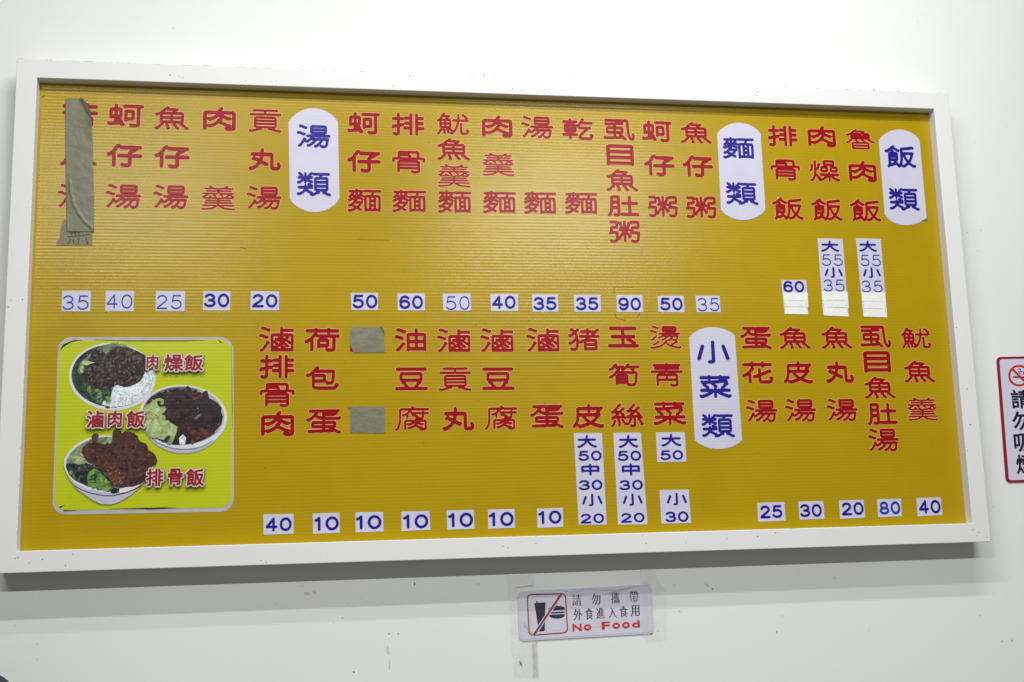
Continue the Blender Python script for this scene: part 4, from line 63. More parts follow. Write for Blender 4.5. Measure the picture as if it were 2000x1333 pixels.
PF = [[(-0.9832,2.0426),(-0.9837,2.0421),(-0.9849,2.042),(-0.985,2.0432),(-0.9846,2.0438),(-0.9838,2.0442),(-0.9829,2.0434)],[(-0.1235,2.0464),(-0.1236,2.0479),(-0.1222,2.0499),(-0.1201,2.0512),(-0.1198,2.0497),(-0.1202,2.048),(-0.1219,2.0471)],[(0.3664,2.0927),(0.3656,2.0917),(0.364,2.0905),(0.3631,2.092),(0.3627,2.0936),(0.3643,2.0949),(0.3659,2.094)],[(0.3111,2.0407),(0.3105,2.0398),(0.3093,2.0394),(0.3082,2.0401),(0.3086,2.0411),(0.3093,2.0423),(0.3109,2.0419)],[(0.1347,2.0258),(0.1339,2.0246),(0.1322,2.0244),(0.1309,2.0251),(0.1311,2.0264),(0.1324,2.0269),(0.134,2.027)],[(-0.1061,2.0137),(-0.1076,2.0128),(-0.1087,2.0125),(-0.1096,2.0131),(-0.1099,2.0144),(-0.1088,2.0157),(-0.1072,2.015)],[(-0.3513,2.1039),(-0.3522,2.1031),(-0.3532,2.1028),(-0.3539,2.1035),(-0.3542,2.1044),(-0.3532,2.1047),(-0.3524,2.1044)],[(0.3665,2.0475),(0.3661,2.0466),(0.3647,2.0462),(0.364,2.0471),(0.3634,2.048),(0.3648,2.0487),(0.3659,2.0481)],[(-0.6125,1.6728),(-0.6131,1.6716),(-0.615,1.6713),(-0.6163,1.6723),(-0.616,1.6734),(-0.6149,1.6741),(-0.6133,1.6739)],[(1.1594,1.5237),(1.1579,1.5207),(1.1559,1.5176),(1.155,1.5216),(1.156,1.5253),(1.1572,1.528),(1.1584,1.5265)],[(1.0883,1.4748),(1.0882,1.4748),(1.0881,1.4747),(1.0881,1.4748),(1.088,1.4749),(1.0881,1.475),(1.0882,1.4749)],[(-1.1411,2.5703),(-1.1433,2.5686),(-1.1451,2.5697),(-1.1469,2.5716),(-1.1446,2.5733),(-1.143,2.5746),(-1.1412,2.5733)],[(-1.0809,2.3116),(-1.081,2.3107),(-1.082,2.3102),(-1.0826,2.3112),(-1.0829,2.3122),(-1.0819,2.3125),(-1.0809,2.3129)],[(0.0273,2.0256),(0.0263,2.0248),(0.0254,2.0242),(0.0248,2.0251),(0.025,2.0259),(0.0255,2.0265),(0.0266,2.0267)],[(0.4381,1.9168),(0.4375,1.9156),(0.4362,1.9157),(0.4354,1.9163),(0.4352,1.9174),(0.4363,1.9184),(0.4379,1.9183)],[(0.1996,1.7029),(0.1991,1.7021),(0.1981,1.7015),(0.1972,1.7024),(0.1972,1.7035),(0.1982,1.7043),(0.1993,1.7038)],[(-0.2395,1.7248),(-0.2399,1.7242),(-0.2407,1.7236),(-0.2417,1.7243),(-0.2417,1.7255),(-0.2407,1.7263),(-0.2397,1.7257)],[(1.1056,2.3006),(1.1224,2.3066),(1.1234,2.3009),(1.1142,2.2979)]]
PG = [[(0.2474,2.1128),(0.2969,2.1125),(0.2968,2.1107),(0.2473,2.111)],[(0.2483,2.112),(0.2489,2.0947),(0.247,2.0946),(0.2464,2.1118)],[(0.2467,2.0448),(0.2514,2.0316),(0.2496,2.0309),(0.2449,2.0441)],[(0.2508,2.0322),(0.2745,2.027),(0.274,2.0252),(0.2503,2.0304)],[(0.3133,2.0442),(0.3061,2.0336),(0.3046,2.0345),(0.3118,2.0451)],[(-0.3946,2.2279),(-0.3193,2.2264),(-0.3193,2.2251),(-0.3946,2.2266)],[(-0.6767,2.2052),(-0.6646,2.2002),(-0.6653,2.1983),(-0.6774,2.2033)]]

BC = 2.05                       # height of the board's centre
PY = -(DEPTH - RECESS)          # the panel's face
FY = -DEPTH                     # the frame's face

# ------------------------------------------------------------------ materials
def nodes(name):
    m = bpy.data.materials.new(name)
    m.use_nodes = True
    nt = m.node_tree
    return m, nt, nt.nodes['Principled BSDF']

def N(nt, t, **k):
    n = nt.nodes.new(t)
    for a, b in k.items():
        if a.startswith('i_'):
            n.inputs[a[2:].replace('_', ' ')].default_value = b
        else:
            setattr(n, a, b)
    return n

def math_node(nt, op, a, b=None):
    n = nt.nodes.new('ShaderNodeMath')
    n.operation = op
    for i, v in enumerate((a, b)):
        if v is None:
            continue
        if isinstance(v, (int, float)):
            n.inputs[i].default_value = v
        else:
            nt.links.new(v, n.inputs[i])
    return n.outputs[0]

def rib_height(nt):
    """profile of the fluted plastic sheet: flutes 8 mm apart, slightly uneven"""
    g = N(nt, 'ShaderNodeNewGeometry')
    s = N(nt, 'ShaderNodeSeparateXYZ')
    nt.links.new(g.outputs['Position'], s.inputs[0])
    mp = N(nt, 'ShaderNodeMapping')
    mp.inputs['Scale'].default_value = (3, 3, 40)
    nt.links.new(g.outputs['Position'], mp.inputs[0])
    nz = N(nt, 'ShaderNodeTexNoise', i_Scale=1.0, i_Detail=2.0)
    nt.links.new(mp.outputs[0], nz.inputs['Vector'])
    wob = math_node(nt, 'MULTIPLY', nz.outputs[0], 1.2)
    a = math_node(nt, 'MULTIPLY', s.outputs['Z'], 2 * math.pi / 0.0081)
    a = math_node(nt, 'ADD', a, wob)
    sn = math_node(nt, 'SINE', a)
    h = math_node(nt, 'MULTIPLY_ADD', sn, 0.5)
    h.node.inputs[2].default_value = 0.5
    h = math_node(nt, 'POWER', h, 1.6)
    amp = math_node(nt, 'MULTIPLY_ADD', nz.outputs[0], 0.9)
    amp.node.inputs[2].default_value = 0.55
    h = math_node(nt, 'MULTIPLY', h, amp)
    return h, g

def pbr(name, col, rough=0.5, spec=0.5, ribs=0.0, var=0.0, var_scale=6, grain=0.0, grain_scale=900, specks=None, coat=0):
    m, nt, b = nodes(name)
    b.inputs['Base Color'].default_value = (*col, 1)
    b.inputs['Roughness'].default_value = rough
    b.inputs['Specular IOR Level'].default_value = spec
    if coat:
        b.inputs['Coat Weight'].default_value = coat
        b.inputs['Coat Roughness'].default_value = 0.12
    csock = None
    if var or specks:
        g = N(nt, 'ShaderNodeNewGeometry')
        nz = N(nt, 'ShaderNodeTexNoise', i_Scale=var_scale, i_Detail=5.0, i_Roughness=0.6)
        nt.links.new(g.outputs['Position'], nz.inputs['Vector'])
        mr = N(nt, 'ShaderNodeMapRange')
        mr.inputs['From Min'].default_value = 0.3
        mr.inputs['From Max'].default_value = 0.7
        mr.inputs['To Min'].default_value = 1 - var
        mr.inputs['To Max'].default_value = 1 + var
        nt.links.new(nz.outputs[0], mr.inputs['Value'])
        mul = N(nt, 'ShaderNodeVectorMath', operation='SCALE')
        mul.inputs[0].default_value = col
        nt.links.new(mr.outputs[0], mul.inputs['Scale'])
        csock = mul.outputs[0]
        if specks:
            dens, size, scale, dcol = specks
            vo = N(nt, 'ShaderNodeTexVoronoi', i_Scale=scale)
            nt.links.new(g.outputs['Position'], vo.inputs['Vector'])
            sx = N(nt, 'ShaderNodeSeparateXYZ')
            nt.links.new(vo.outputs['Color'], sx.inputs[0])
            gate = math_node(nt, 'GREATER_THAN', sx.outputs[0], 1 - dens)
            rr = math_node(nt, 'MULTIPLY', sx.outputs[1], size)
            near = math_node(nt, 'LESS_THAN', vo.outputs['Distance'], rr)
            f = math_node(nt, 'MULTIPLY', gate, near)
            f = math_node(nt, 'MULTIPLY', f, sx.outputs[2])
            mx = N(nt, 'ShaderNodeMix', data_type='RGBA')
            nt.links.new(f, mx.inputs['Factor'])
            nt.links.new(csock, mx.inputs['A'])
            mx.inputs['B'].default_value = (*dcol, 1)
            csock = mx.outputs['Result']
        nt.links.new(csock, b.inputs['Base Color'])
    nrm = None
    if grain:
        g = N(nt, 'ShaderNodeNewGeometry')
        nz = N(nt, 'ShaderNodeTexNoise', i_Scale=grain_scale, i_Detail=3.0)
        nt.links.new(g.outputs['Position'], nz.inputs['Vector'])
        bp = N(nt, 'ShaderNodeBump')
        bp.inputs['Strength'].default_value = 1.0
        bp.inputs['Distance'].default_value = grain
        nt.links.new(nz.outputs[0], bp.inputs['Height'])
        nrm = bp.outputs[0]
    if ribs:
        h, g = rib_height(nt)
        bp = N(nt, 'ShaderNodeBump')
        bp.inputs['Strength'].default_value = 1.0
        bp.inputs['Distance'].default_value = ribs
        nt.links.new(h, bp.inputs['Height'])
        if nrm:
            nt.links.new(nrm, bp.inputs['Normal'])
        nrm = bp.outputs[0]
    if nrm:
        nt.links.new(nrm, b.inputs['Normal'])
    return m

def food(name, cols, scale, rough=0.4, blend=0.32, tone=0.4):
    """printed picture of food: speckled cells of two to four ink colours"""
    m, nt, b = nodes(name)
    g = N(nt, 'ShaderNodeNewGeometry')
    dn = N(nt, 'ShaderNodeTexNoise', i_Scale=scale * 0.6, i_Detail=2.0)
    nt.links.new(g.outputs['Position'], dn.inputs['Vector'])
    ad = N(nt, 'ShaderNodeVectorMath', operation='MULTIPLY_ADD')
    nt.links.new(dn.outputs['Color'], ad.inputs[0])
    k = 0.8 / scale
    ad.inputs[1].default_value = (k, k, k)
    nt.links.new(g.outputs['Position'], ad.inputs[2])
    vo = N(nt, 'ShaderNodeTexVoronoi', i_Scale=scale)
    nt.links.new(ad.outputs[0], vo.inputs['Vector'])
    nz = N(nt, 'ShaderNodeTexNoise', i_Scale=scale * 0.45, i_Detail=6.0, i_Roughness=0.7)
    nt.links.new(g.outputs['Position'], nz.inputs['Vector'])
    sx = N(nt, 'ShaderNodeSeparateXYZ')
    nt.links.new(vo.outputs['Color'], sx.inputs[0])
    a = math_node(nt, 'MULTIPLY', sx.outputs[0], blend)
    c = math_node(nt, 'MULTIPLY_ADD', nz.outputs[0], 1.9 * (1 - blend))
    c.node.inputs[2].default_value = -0.45 * (1 - blend)
    f = math_node(nt, 'ADD', a, c)
    r = N(nt, 'ShaderNodeValToRGB')
    els = r.color_ramp.elements
    els[0].position = 0.12
    els[0].color = (*cols[0], 1)
    els[1].position = 0.95
    els[1].color = (*cols[-1], 1)
    for i, cc in enumerate(cols[1:-1]):
        e = els.new(0.12 + 0.83 * (i + 1) / (len(cols) - 1))
        e.color = (*cc, 1)
    nt.links.new(f, r.inputs[0])
    big = N(nt, 'ShaderNodeTexNoise', i_Scale=scale * 0.16, i_Detail=3.0)
    nt.links.new(g.outputs['Position'], big.inputs['Vector'])
    mr = N(nt, 'ShaderNodeMapRange')
    mr.inputs['From Min'].default_value = 0.32
    mr.inputs['From Max'].default_value = 0.68
    mr.inputs['To Min'].default_value = 1 - tone
    mr.inputs['To Max'].default_value = 1 + tone
    nt.links.new(big.outputs[0], mr.inputs['Value'])
    mul = N(nt, 'ShaderNodeVectorMath', operation='SCALE')
    nt.links.new(r.outputs[0], mul.inputs[0])
    nt.links.new(mr.outputs[0], mul.inputs['Scale'])
    nt.links.new(mul.outputs[0], b.inputs['Base Color'])
    b.inputs['Roughness'].default_value = rough
    b.inputs['Specular IOR Level'].default_value = 0.4
    h, g2 = rib_height(nt)
    bp = N(nt, 'ShaderNodeBump')
    bp.inputs['Distance'].default_value = 0.00006
    nt.links.new(h, bp.inputs['Height'])
    nt.links.new(bp.outputs[0], b.inputs['Normal'])
    return m

def clear_tape(name, col, alpha, rough=0.18):
    m, nt, b = nodes(name)
    b.inputs['Base Color'].default_value = (*col, 1)
    b.inputs['Roughness'].default_value = rough
    g = N(nt, 'ShaderNodeNewGeometry')
    nz = N(nt, 'ShaderNodeTexNoise', i_Scale=60.0, i_Detail=5.0, i_Roughness=0.65)
    nt.links.new(g.outputs['Position'], nz.inputs['Vector'])
    mr = N(nt, 'ShaderNodeMapRange')
    mr.inputs['From Min'].default_value = 0.3
    mr.inputs['From Max'].default_value = 0.75
    mr.inputs['To Min'].default_value = alpha * 0.6
    mr.inputs['To Max'].default_value = alpha * 1.4
    nt.links.new(nz.outputs[0], mr.inputs['Value'])
    nt.links.new(mr.outputs[0], b.inputs['Alpha'])
    bp = N(nt, 'ShaderNodeBump')
    bp.inputs['Distance'].default_value = 0.0012
    nt.links.new(nz.outputs[0], bp.inputs['Height'])
    nt.links.new(bp.outputs[0], b.inputs['Normal'])
    return m

RB = 0.00011
M = dict(
    wall=pbr('painted_wall', (0.78, 0.795, 0.78), 0.62, 0.3, var=0.02, var_scale=2.2, grain=0.00012, grain_scale=200, specks=(0.03, 0.07, 34, (0.25, 0.25, 0.23))),
    frame=pbr('white_painted_wood', (0.755, 0.755, 0.745), 0.5, 0.35, var=0.012, var_scale=9, grain=0.0003, grain_scale=420, specks=(0.10, 0.09, 60, (0.35, 0.34, 0.32))),
    panel=pbr('yellow_fluted_plastic', (0.405, 0.270, 0.0012), 0.235, 0.36, ribs=RB, var=0.05, var_scale=7, specks=(0.07, 0.10, 48, (0.13, 0.09, 0.01)), grain=0.00025, grain_scale=30),
    red=pbr('red_vinyl', (0.29, 0.004, 0.008), 0.27, 0.17, ribs=RB * 0.8, var=0.06, var_scale=20),
    cream=pbr('pale_vinyl_edge', (0.74, 0.45, 0.20), 0.4, 0.4, ribs=RB * 0.6),
    white=pbr('white_vinyl', (0.56, 0.545, 0.67), 0.42, 0.4, ribs=RB * 0.45, var=0.03, var_scale=25, specks=(0.10, 0.08, 90, (0.25, 0.22, 0.2))),
    blue=pbr('dark_blue_vinyl', (0.014, 0.008, 0.23), 0.4, 0.2, ribs=RB * 0.45, var=0.08, var_scale=40),
    blue2=pbr('mid_blue_vinyl', (0.022, 0.035, 0.36), 0.4, 0.2, ribs=RB * 0.45),
    patch=pbr('white_correction_tape', (0.80, 0.80, 0.77), 0.5, 0.4, var=0.04, var_scale=60, grain=0.0006, grain_scale=90, specks=(0.3, 0.12, 110, (0.12, 0.1, 0.09))),
    patchline=pbr('tape_edge_dirt', (0.45, 0.42, 0.38), 0.7, 0.2),
    cloth=pbr('grey_cloth_tape', (0.19, 0.183, 0.118), 0.45, 0.35, var=0.10, var_scale=30, grain=0.0022, grain_scale=55),
    cloth2=pbr('tape_dark_side', (0.10, 0.095, 0.05), 0.6, 0.3),
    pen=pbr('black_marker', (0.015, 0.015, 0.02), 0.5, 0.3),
    fleck=pbr('dirt', (0.17, 0.16, 0.15), 0.9, 0.1),
    smudge=pbr('pale_dirt', (0.60, 0.59, 0.53), 0.9, 0.1),
    lime=pbr('lime_print', (0.47, 0.53, 0.004), 0.28, 0.5, ribs=RB * 0.7, var=0.03, var_scale=9, specks=(0.08, 0.07, 60, (0.16, 0.2, 0.02))),
    sback=pbr('sticker_margin', (0.44, 0.42, 0.40), 0.45, 0.4, ribs=RB * 0.5, var=0.08, var_scale=40),
    rim=pbr('print_bowl_white', (0.66, 0.66, 0.72), 0.36, 0.5, ribs=RB * 0.5, var=0.10, var_scale=22),
    rimd=pbr('print_bowl_inside', (0.34, 0.37, 0.36), 0.36, 0.5, ribs=RB * 0.5, var=0.15, var_scale=30),
    rimline=pbr('print_bowl_outline', (0.10, 0.11, 0.13), 0.36, 0.5, ribs=RB * 0.5),
    bowlbody=pbr('print_bowl_side', (0.47, 0.47, 0.57), 0.36, 0.5, ribs=RB * 0.5, var=0.12, var_scale=15),
    navyp=pbr('print_navy', (0.06, 0.06, 0.20), 0.36, 0.5, ribs=RB * 0.5),
    redp=pbr('print_crimson', (0.25, 0.003, 0.013), 0.34, 0.5, ribs=RB * 0.5, var=0.1, var_scale=60),
    whitep=pbr('print_pink_white', (0.72, 0.58, 0.60), 0.36, 0.5, ribs=RB * 0.5),
    shadow_ink=pbr('print_dark_green', (0.06, 0.14, 0.03), 0.36, 0.5, ribs=RB * 0.5),
    signw=pbr('sign_acrylic', (0.64, 0.63, 0.73), 0.28, 0.5, var=0.03, var_scale=12, coat=0.4),
    signe=pbr('sign_acrylic_edge', (0.62, 0.61, 0.72), 0.25, 0.5, coat=0.4),
    signr=pbr('sign_red', (0.27, 0.005, 0.025), 0.35, 0.5),
    signr2=pbr('sign_bright_red', (0.55, 0.015, 0.03), 0.35, 0.5),
    signk=pbr('sign_navy_black', (0.010, 0.010, 0.035), 0.35, 0.5),
    navy=pbr('navy_plastic', (0.004, 0.005, 0.018), 0.5, 0.3),
    tape=clear_tape('clear_tape', (0.76, 0.745, 0.68), 0.08),
    tape2=clear_tape('clear_tape_grey', (0.50, 0.49, 0.46), 0.16),
    tape3=clear_tape('clear_tape_thin', (0.7, 0.68, 0.7), 0.02),
    glint=pbr('crease_glint', (0.80, 0.80, 0.78), 0.15, 0.8),  # pale colour standing in for glints along the tape's crinkles
)
INK = dict(
    dkgreen=food('print_dark_greens', [(0.006, 0.010, 0.018), (0.012, 0.022, 0.02), (0.03, 0.07, 0.035), (0.09, 0.14, 0.06)], 130),
    green=food('print_greens', [(0.012, 0.03, 0.02), (0.04, 0.09, 0.04), (0.13, 0.20, 0.10)], 120),
    leaf=food('print_leaf', [(0.03, 0.09, 0.012), (0.09, 0.20, 0.03), (0.22, 0.36, 0.07)], 90),
    cabbage=food('print_cabbage', [(0.05, 0.08, 0.05), (0.16, 0.22, 0.12), (0.36, 0.42, 0.20)], 90),
    cabbage2=food('print_pale_cabbage', [(0.12, 0.17, 0.05), (0.28, 0.38, 0.13), (0.42, 0.52, 0.22), (0.55, 0.62, 0.34)], 95),
    strand=food('print_cabbage_strand', [(0.22, 0.30, 0.10), (0.50, 0.58, 0.32)], 120),
    mince=food('print_minced_pork', [(0.006, 0.004, 0.010), (0.018, 0.010, 0.014), (0.06, 0.032, 0.028), (0.22, 0.14, 0.09)], 270, blend=0.6, tone=0.5),
    rice=food('print_rice', [(0.30, 0.35, 0.40), (0.66, 0.70, 0.76), (0.75, 0.80, 0.84), (0.85, 0.88, 0.90)], 260, blend=0.62, tone=0.15),
    braise=food('print_braised_pork', [(0.006, 0.004, 0.012), (0.012, 0.008, 0.014), (0.03, 0.012, 0.016), (0.10, 0.045, 0.04)], 150, blend=0.25, tone=0.6),
    redmeat=food('print_red_meat', [(0.012, 0.005, 0.012), (0.045, 0.010, 0.012), (0.11, 0.035, 0.025)], 150),
    brown=food('print_brown_meat', [(0.012, 0.006, 0.010), (0.05, 0.025, 0.02), (0.10, 0.055, 0.04)], 120),
    shine=food('print_gloss_spot', [(0.06, 0.03, 0.03), (0.30, 0.24, 0.22)], 200),
    shade=food('print_bowl_shade', [(0.03, 0.04, 0.045), (0.10, 0.12, 0.12)], 60),
    cutlet=food('print_pork_cutlet', [(0.025, 0.007, 0.007), (0.06, 0.018, 0.013), (0.10, 0.034, 0.022), (0.17, 0.07, 0.04)], 260, blend=0.3),
    cutletdark=food('print_cutlet_shade', [(0.022, 0.008, 0.009), (0.055, 0.022, 0.018), (0.09, 0.035, 0.025)], 160, blend=0.3),
    cutletlight=food('print_cutlet_crumb', [(0.06, 0.012, 0.010), (0.14, 0.04, 0.022), (0.34, 0.17, 0.09)], 280, blend=0.45),
    rim2=M['rim'],
)

# ------------------------------------------------------------------ helpers
def tag(o, label=None, cat=None, group=None, kind=None):
    if label: o['label'] = label
    if cat: o['category'] = cat
    if group: o['group'] = group
    if kind: o['kind'] = kind
    return o

def link(name, me, mat=None, parent=None, loc=None, scale=None):
    if mat is not None and not me.materials:
        me.materials.append(mat)
    o = bpy.data.objects.new(name, me)
    COL.objects.link(o)
    if parent is not None:
        o.parent = parent
    if loc is not None:
        p = origin_of(parent) if parent is not None else (0, 0, 0)
        o.location = (loc[0] - p[0], loc[1] - p[1], loc[2] - p[2])
    if scale is not None:
        o.scale = scale
    return o

def origin_of(o):
    x = y = z = 0.0
    while o is not None:
        x += o.location.x; y += o.location.y; z += o.location.z
        o = o.parent
    return x, y, z

def sheet(loops, thick, name='sheet'):
    """a thin solid cut from loops of (x, z), front at -thick, back at 0"""
    c = bpy.data.curves.new(name, 'CURVE')
    c.dimensions = '2D'
    c.fill_mode = 'BOTH'
    c.extrude = thick / 2
    for L in loops:
        s = c.splines.new('POLY')
        s.points.add(len(L) - 1)
        flat = []
        for q in L:
            flat += [q[0], q[1], 0, 1]
        s.points.foreach_set('co', flat)
        s.use_cyclic_u = True
    o = bpy.data.objects.new(name, c)
    me = bpy.data.meshes.new_from_object(o)
    bpy.data.objects.remove(o)
    bpy.data.curves.remove(c)
    me.name = name
    for v in me.vertices:
        x, y, z = v.co
        v.co = (x, -z - thick / 2, y)
    for p in me.polygons:
        p.use_smooth = False
    me.materials.clear()
    return me

def centre(loops):
    xs = [q[0] for L in loops for q in L]; zs = [q[1] for L in loops for q in L]
    return (min(xs) + max(xs)) / 2, (min(zs) + max(zs)) / 2

def cut(name, loops, y0, y1, mat, parent=None):
    """solid cut-out whose back is at y0 and whose front is at y1, origin at its centre"""
    if not isinstance(loops[0], list):
        loops = [loops]
    cx, cz = centre(loops)
    me = sheet([[(x - cx, z - cz) for x, z in L] for L in loops], y0 - y1, name)
    return link(name, me, mat, parent, (cx, y0, cz))

def many(name, polys, y0, y1, mat, parent=None):
    """many separate small flat pieces in one mesh (dirt and the like)"""
    vs, fs = [], []
    cx, cz = centre(polys)
    for L in polys:
        n = len(L); b = len(vs)
        vs += [(x - cx, y1 - y0, z - cz) for x, z in L] + [(x - cx, 0, z - cz) for x, z in L]
        fs.append(list(range(b, b + n)))
        for i in range(n):
            j = (i + 1) % n
            fs.append([b + i, b + n + i, b + n + j, b + j])
    me = bpy.data.meshes.new(name)
    me.from_pydata(vs, [], fs)
    me.update()
    o = link(name, me, mat, parent, (cx, y0, cz))
    return tag(o, kind='stuff')

# ---- lettering: each character's strokes are thinned to their centre lines and
# ---- redrawn with a round nib, which gives the rounded signwriter's face
import numpy as np
def text_outline(ch):
    c = bpy.data.curves.new('lettering', 'FONT')
    c.body = ch
    c.resolution_u = 5
    o = bpy.data.objects.new('lettering', c)
    me = bpy.data.meshes.new_from_object(o)
    bpy.data.objects.remove(o)
    bpy.data.curves.remove(c)
    me.calc_loop_triangles()
    V = np.array([v.co[:2] for v in me.vertices])
    T = np.array([t.vertices[:] for t in me.loop_triangles])
    bpy.data.meshes.remove(me)
    return V, T

def fill_grid(V, T, sx, sy, pad):
    V = V * np.array([sx, sy])
    V = V - V.min(0) + pad
    wd, ht = (np.ceil(V.max(0)).astype(int) + pad)
    img = np.zeros((ht, wd), bool)
    for ia, ib, ic in T:
        p = V[[ia, ib, ic]]
        x0, y0 = np.floor(p.min(0)).astype(int)
        x1, y1 = np.ceil(p.max(0)).astype(int) + 1
        X, Y = np.meshgrid(np.arange(x0, x1) + .5, np.arange(y0, y1) + .5)
        def side(u, v):
            return (v[0] - u[0]) * (Y - u[1]) - (v[1] - u[1]) * (X - u[0])
        A, B, C = side(p[0], p[1]), side(p[1], p[2]), side(p[2], p[0])
        m = ((A >= 0) & (B >= 0) & (C >= 0)) | ((A <= 0) & (B <= 0) & (C <= 0))
        sub = img[y0:y1, x0:x1]
        sub |= m[:sub.shape[0], :sub.shape[1]]
    return img

def distance(mask, stretch=1.0):
    h, wd = mask.shape
    xs = np.arange(wd)
    d = np.full((h, wd), 1e6)
    for y in range(h):
        k = np.nonzero(mask[y])[0]
        if len(k):
            i = np.searchsorted(k, xs)
            d[y] = np.minimum(np.abs(xs - k[np.clip(i, 0, len(k) - 1)]), np.abs(xs - k[np.clip(i - 1, 0, len(k) - 1)]))
    d2 = d ** 2
    out = np.empty((h, wd))
    ys = np.arange(h)
    for y in range(h):
        out[y] = (d2 + ((ys - y) * stretch)[:, None] ** 2).min(0)
    return np.sqrt(out)

def soften(F):
    for _ in range(2):
        F = (F + np.roll(F, 1, 0) + np.roll(F, -1, 0)) / 3
        F = (F + np.roll(F, 1, 1) + np.roll(F, -1, 1)) / 3
    return F

def outlines(F, lev):
    nxt, pts = {}, {}
    I = F < lev
    c4 = I[:-1, :-1].astype(int) + I[1:, :-1] + I[:-1, 1:] + I[1:, 1:]
    for y, x in np.argwhere((c4 > 0) & (c4 < 4)):
        c = [(x, y), (x + 1, y), (x + 1, y + 1), (x, y + 1)]
        f = [F[q[1], q[0]] for q in c]
        ins = [v < lev for v in f]
        ks, ss = [], []
        for i in range(4):
            j = (i + 1) % 4
            if ins[i] != ins[j]:
                key = tuple(sorted((c[i], c[j])))
                t = (lev - f[i]) / (f[j] - f[i])
                pts[key] = (c[i][0] + (c[j][0] - c[i][0]) * t, c[i][1] + (c[j][1] - c[i][1]) * t)
                ks.append(key); ss.append(ins[i])
        if len(ks) == 2:
            nxt[ks[ss.index(False)]] = ks[ss.index(True)]
        else:
            full = sum(f) / 4 < lev
            for i in range(4):
                if not ss[i]:
                    nxt[ks[i]] = ks[(i - 1) % 4 if full else (i + 1) % 4]
    loops, seen = [], set()
    for k in nxt:
        if k in seen:
            continue
        L, q = [], k
        while q not in seen and q in nxt:
            seen.add(q); L.append(pts[q]); q = nxt[q]
        if len(L) > 8:
            loops.append(np.array(L))
    return loops

def thin_out(P, eps):
    if len(P) < 3:
        return P
    a0, b0 = P[0], P[-1]
    d = b0 - a0
    L = np.hypot(*d)
    dist = np.hypot(*(P - a0).T) if L < 1e-9 else np.abs(d[0] * (P[:, 1] - a0[1]) - d[1] * (P[:, 0] - a0[0])) / L
    i = dist.argmax()
    if dist[i] < eps:
        return np.array([a0, b0])
    return np.vstack([thin_out(P[:i + 1], eps)[:-1], thin_out(P[i:], eps)])

def simplify(L, eps):
    i = ((L - L[0]) ** 2).sum(1).argmax()
    return np.vstack([thin_out(L[:i + 1], eps)[:-1], thin_out(np.vstack([L[i:], L[:1]]), eps)[:-1]])

def arc(cx, cy, rx, ry, a0, a1, n=40):
    return [(cx + rx * math.cos(math.radians(a0 + (a1 - a0) * i / n)), cy + ry * math.sin(math.radians(a0 + (a1 - a0) * i / n))) for i in range(n + 1)]
HH = 1.12
NUMERAL = {   # centre lines of the numerals, box 1 wide and 1.12 high
    '0': [arc(.5, HH / 2, .5, HH / 2, 0, 360, 80)],
    '1': [[(.16, HH * .80), (.36, HH * .86), (.5, HH)], [(.5, HH), (.5, 0)]],
    '2': [arc(.5, .80, .42, .32, 165, -20) + [(.72, .52), (.35, .28), (.12, .12), (.03, 0)], [(.03, 0), (.97, 0)]],
    '3': [arc(.48, .84, .42, .28, 160, -80) + [(.42, .57)], [(.42, .57)] + arc(.48, .30, .48, .30, 80, -160)],
    '4': [[(.70, 0), (.70, HH)], [(.70, HH), (.0, .33)], [(0, .33), (1, .33)]],
    '5': [[(.9, HH), (.2, HH)], [(.2, HH), (.12, .60)], [(.12, .60)] + arc(.48, .36, .50, .36, 138, -155)],
    '6': [arc(.5, .34, .48, .34, 0, 360, 60), arc(.52, .60, .50, .52, 42, 100, 20) + arc(.5, .58, .48, .54, 100, 200, 40)],
    '8': [arc(.5, .83, .40, .29, 0, 360, 60), arc(.5, .28, .5, .28, 0, 360, 60)],
    '9': [arc(.5, HH - .34, .48, .34, 0, 360, 60), arc(.48, HH - .60, .50, .52, 222, 280, 20) + arc(.5, HH - .58, .48, .54, 280, 380, 40)],
    '小': [[(.5, .7), (.5, .04), (.46, 0), (.36, .0)], [(.14, .56), (.0, .12)], [(.86, .56), (1, .12)]]}
NIB = ((15.8, '仔丸大小中'), (14.8, '苦瓜玉'), (13.8, '肉豆皮'), (13.6, '蚵油排肚包荷花目'), (12, '猪菜粥蛋乾'), (11.6, '虱魚飯筍'),
       (10.8, '絲滷燥靑'), (10.3, '骨湯麵魷類'), (9.2, '貢'), (8.9, '魯腐'), (8, '燙'), (6.6, '羹'))
FACE = dict(round=(.66, 1, 0, 1), brush=(1, 1, 10, 1), ming=(1.3, .95, 0, 2.0), gothic=(1, 1, 7, 1), latin=(1.0, 1.6, 14, 1))
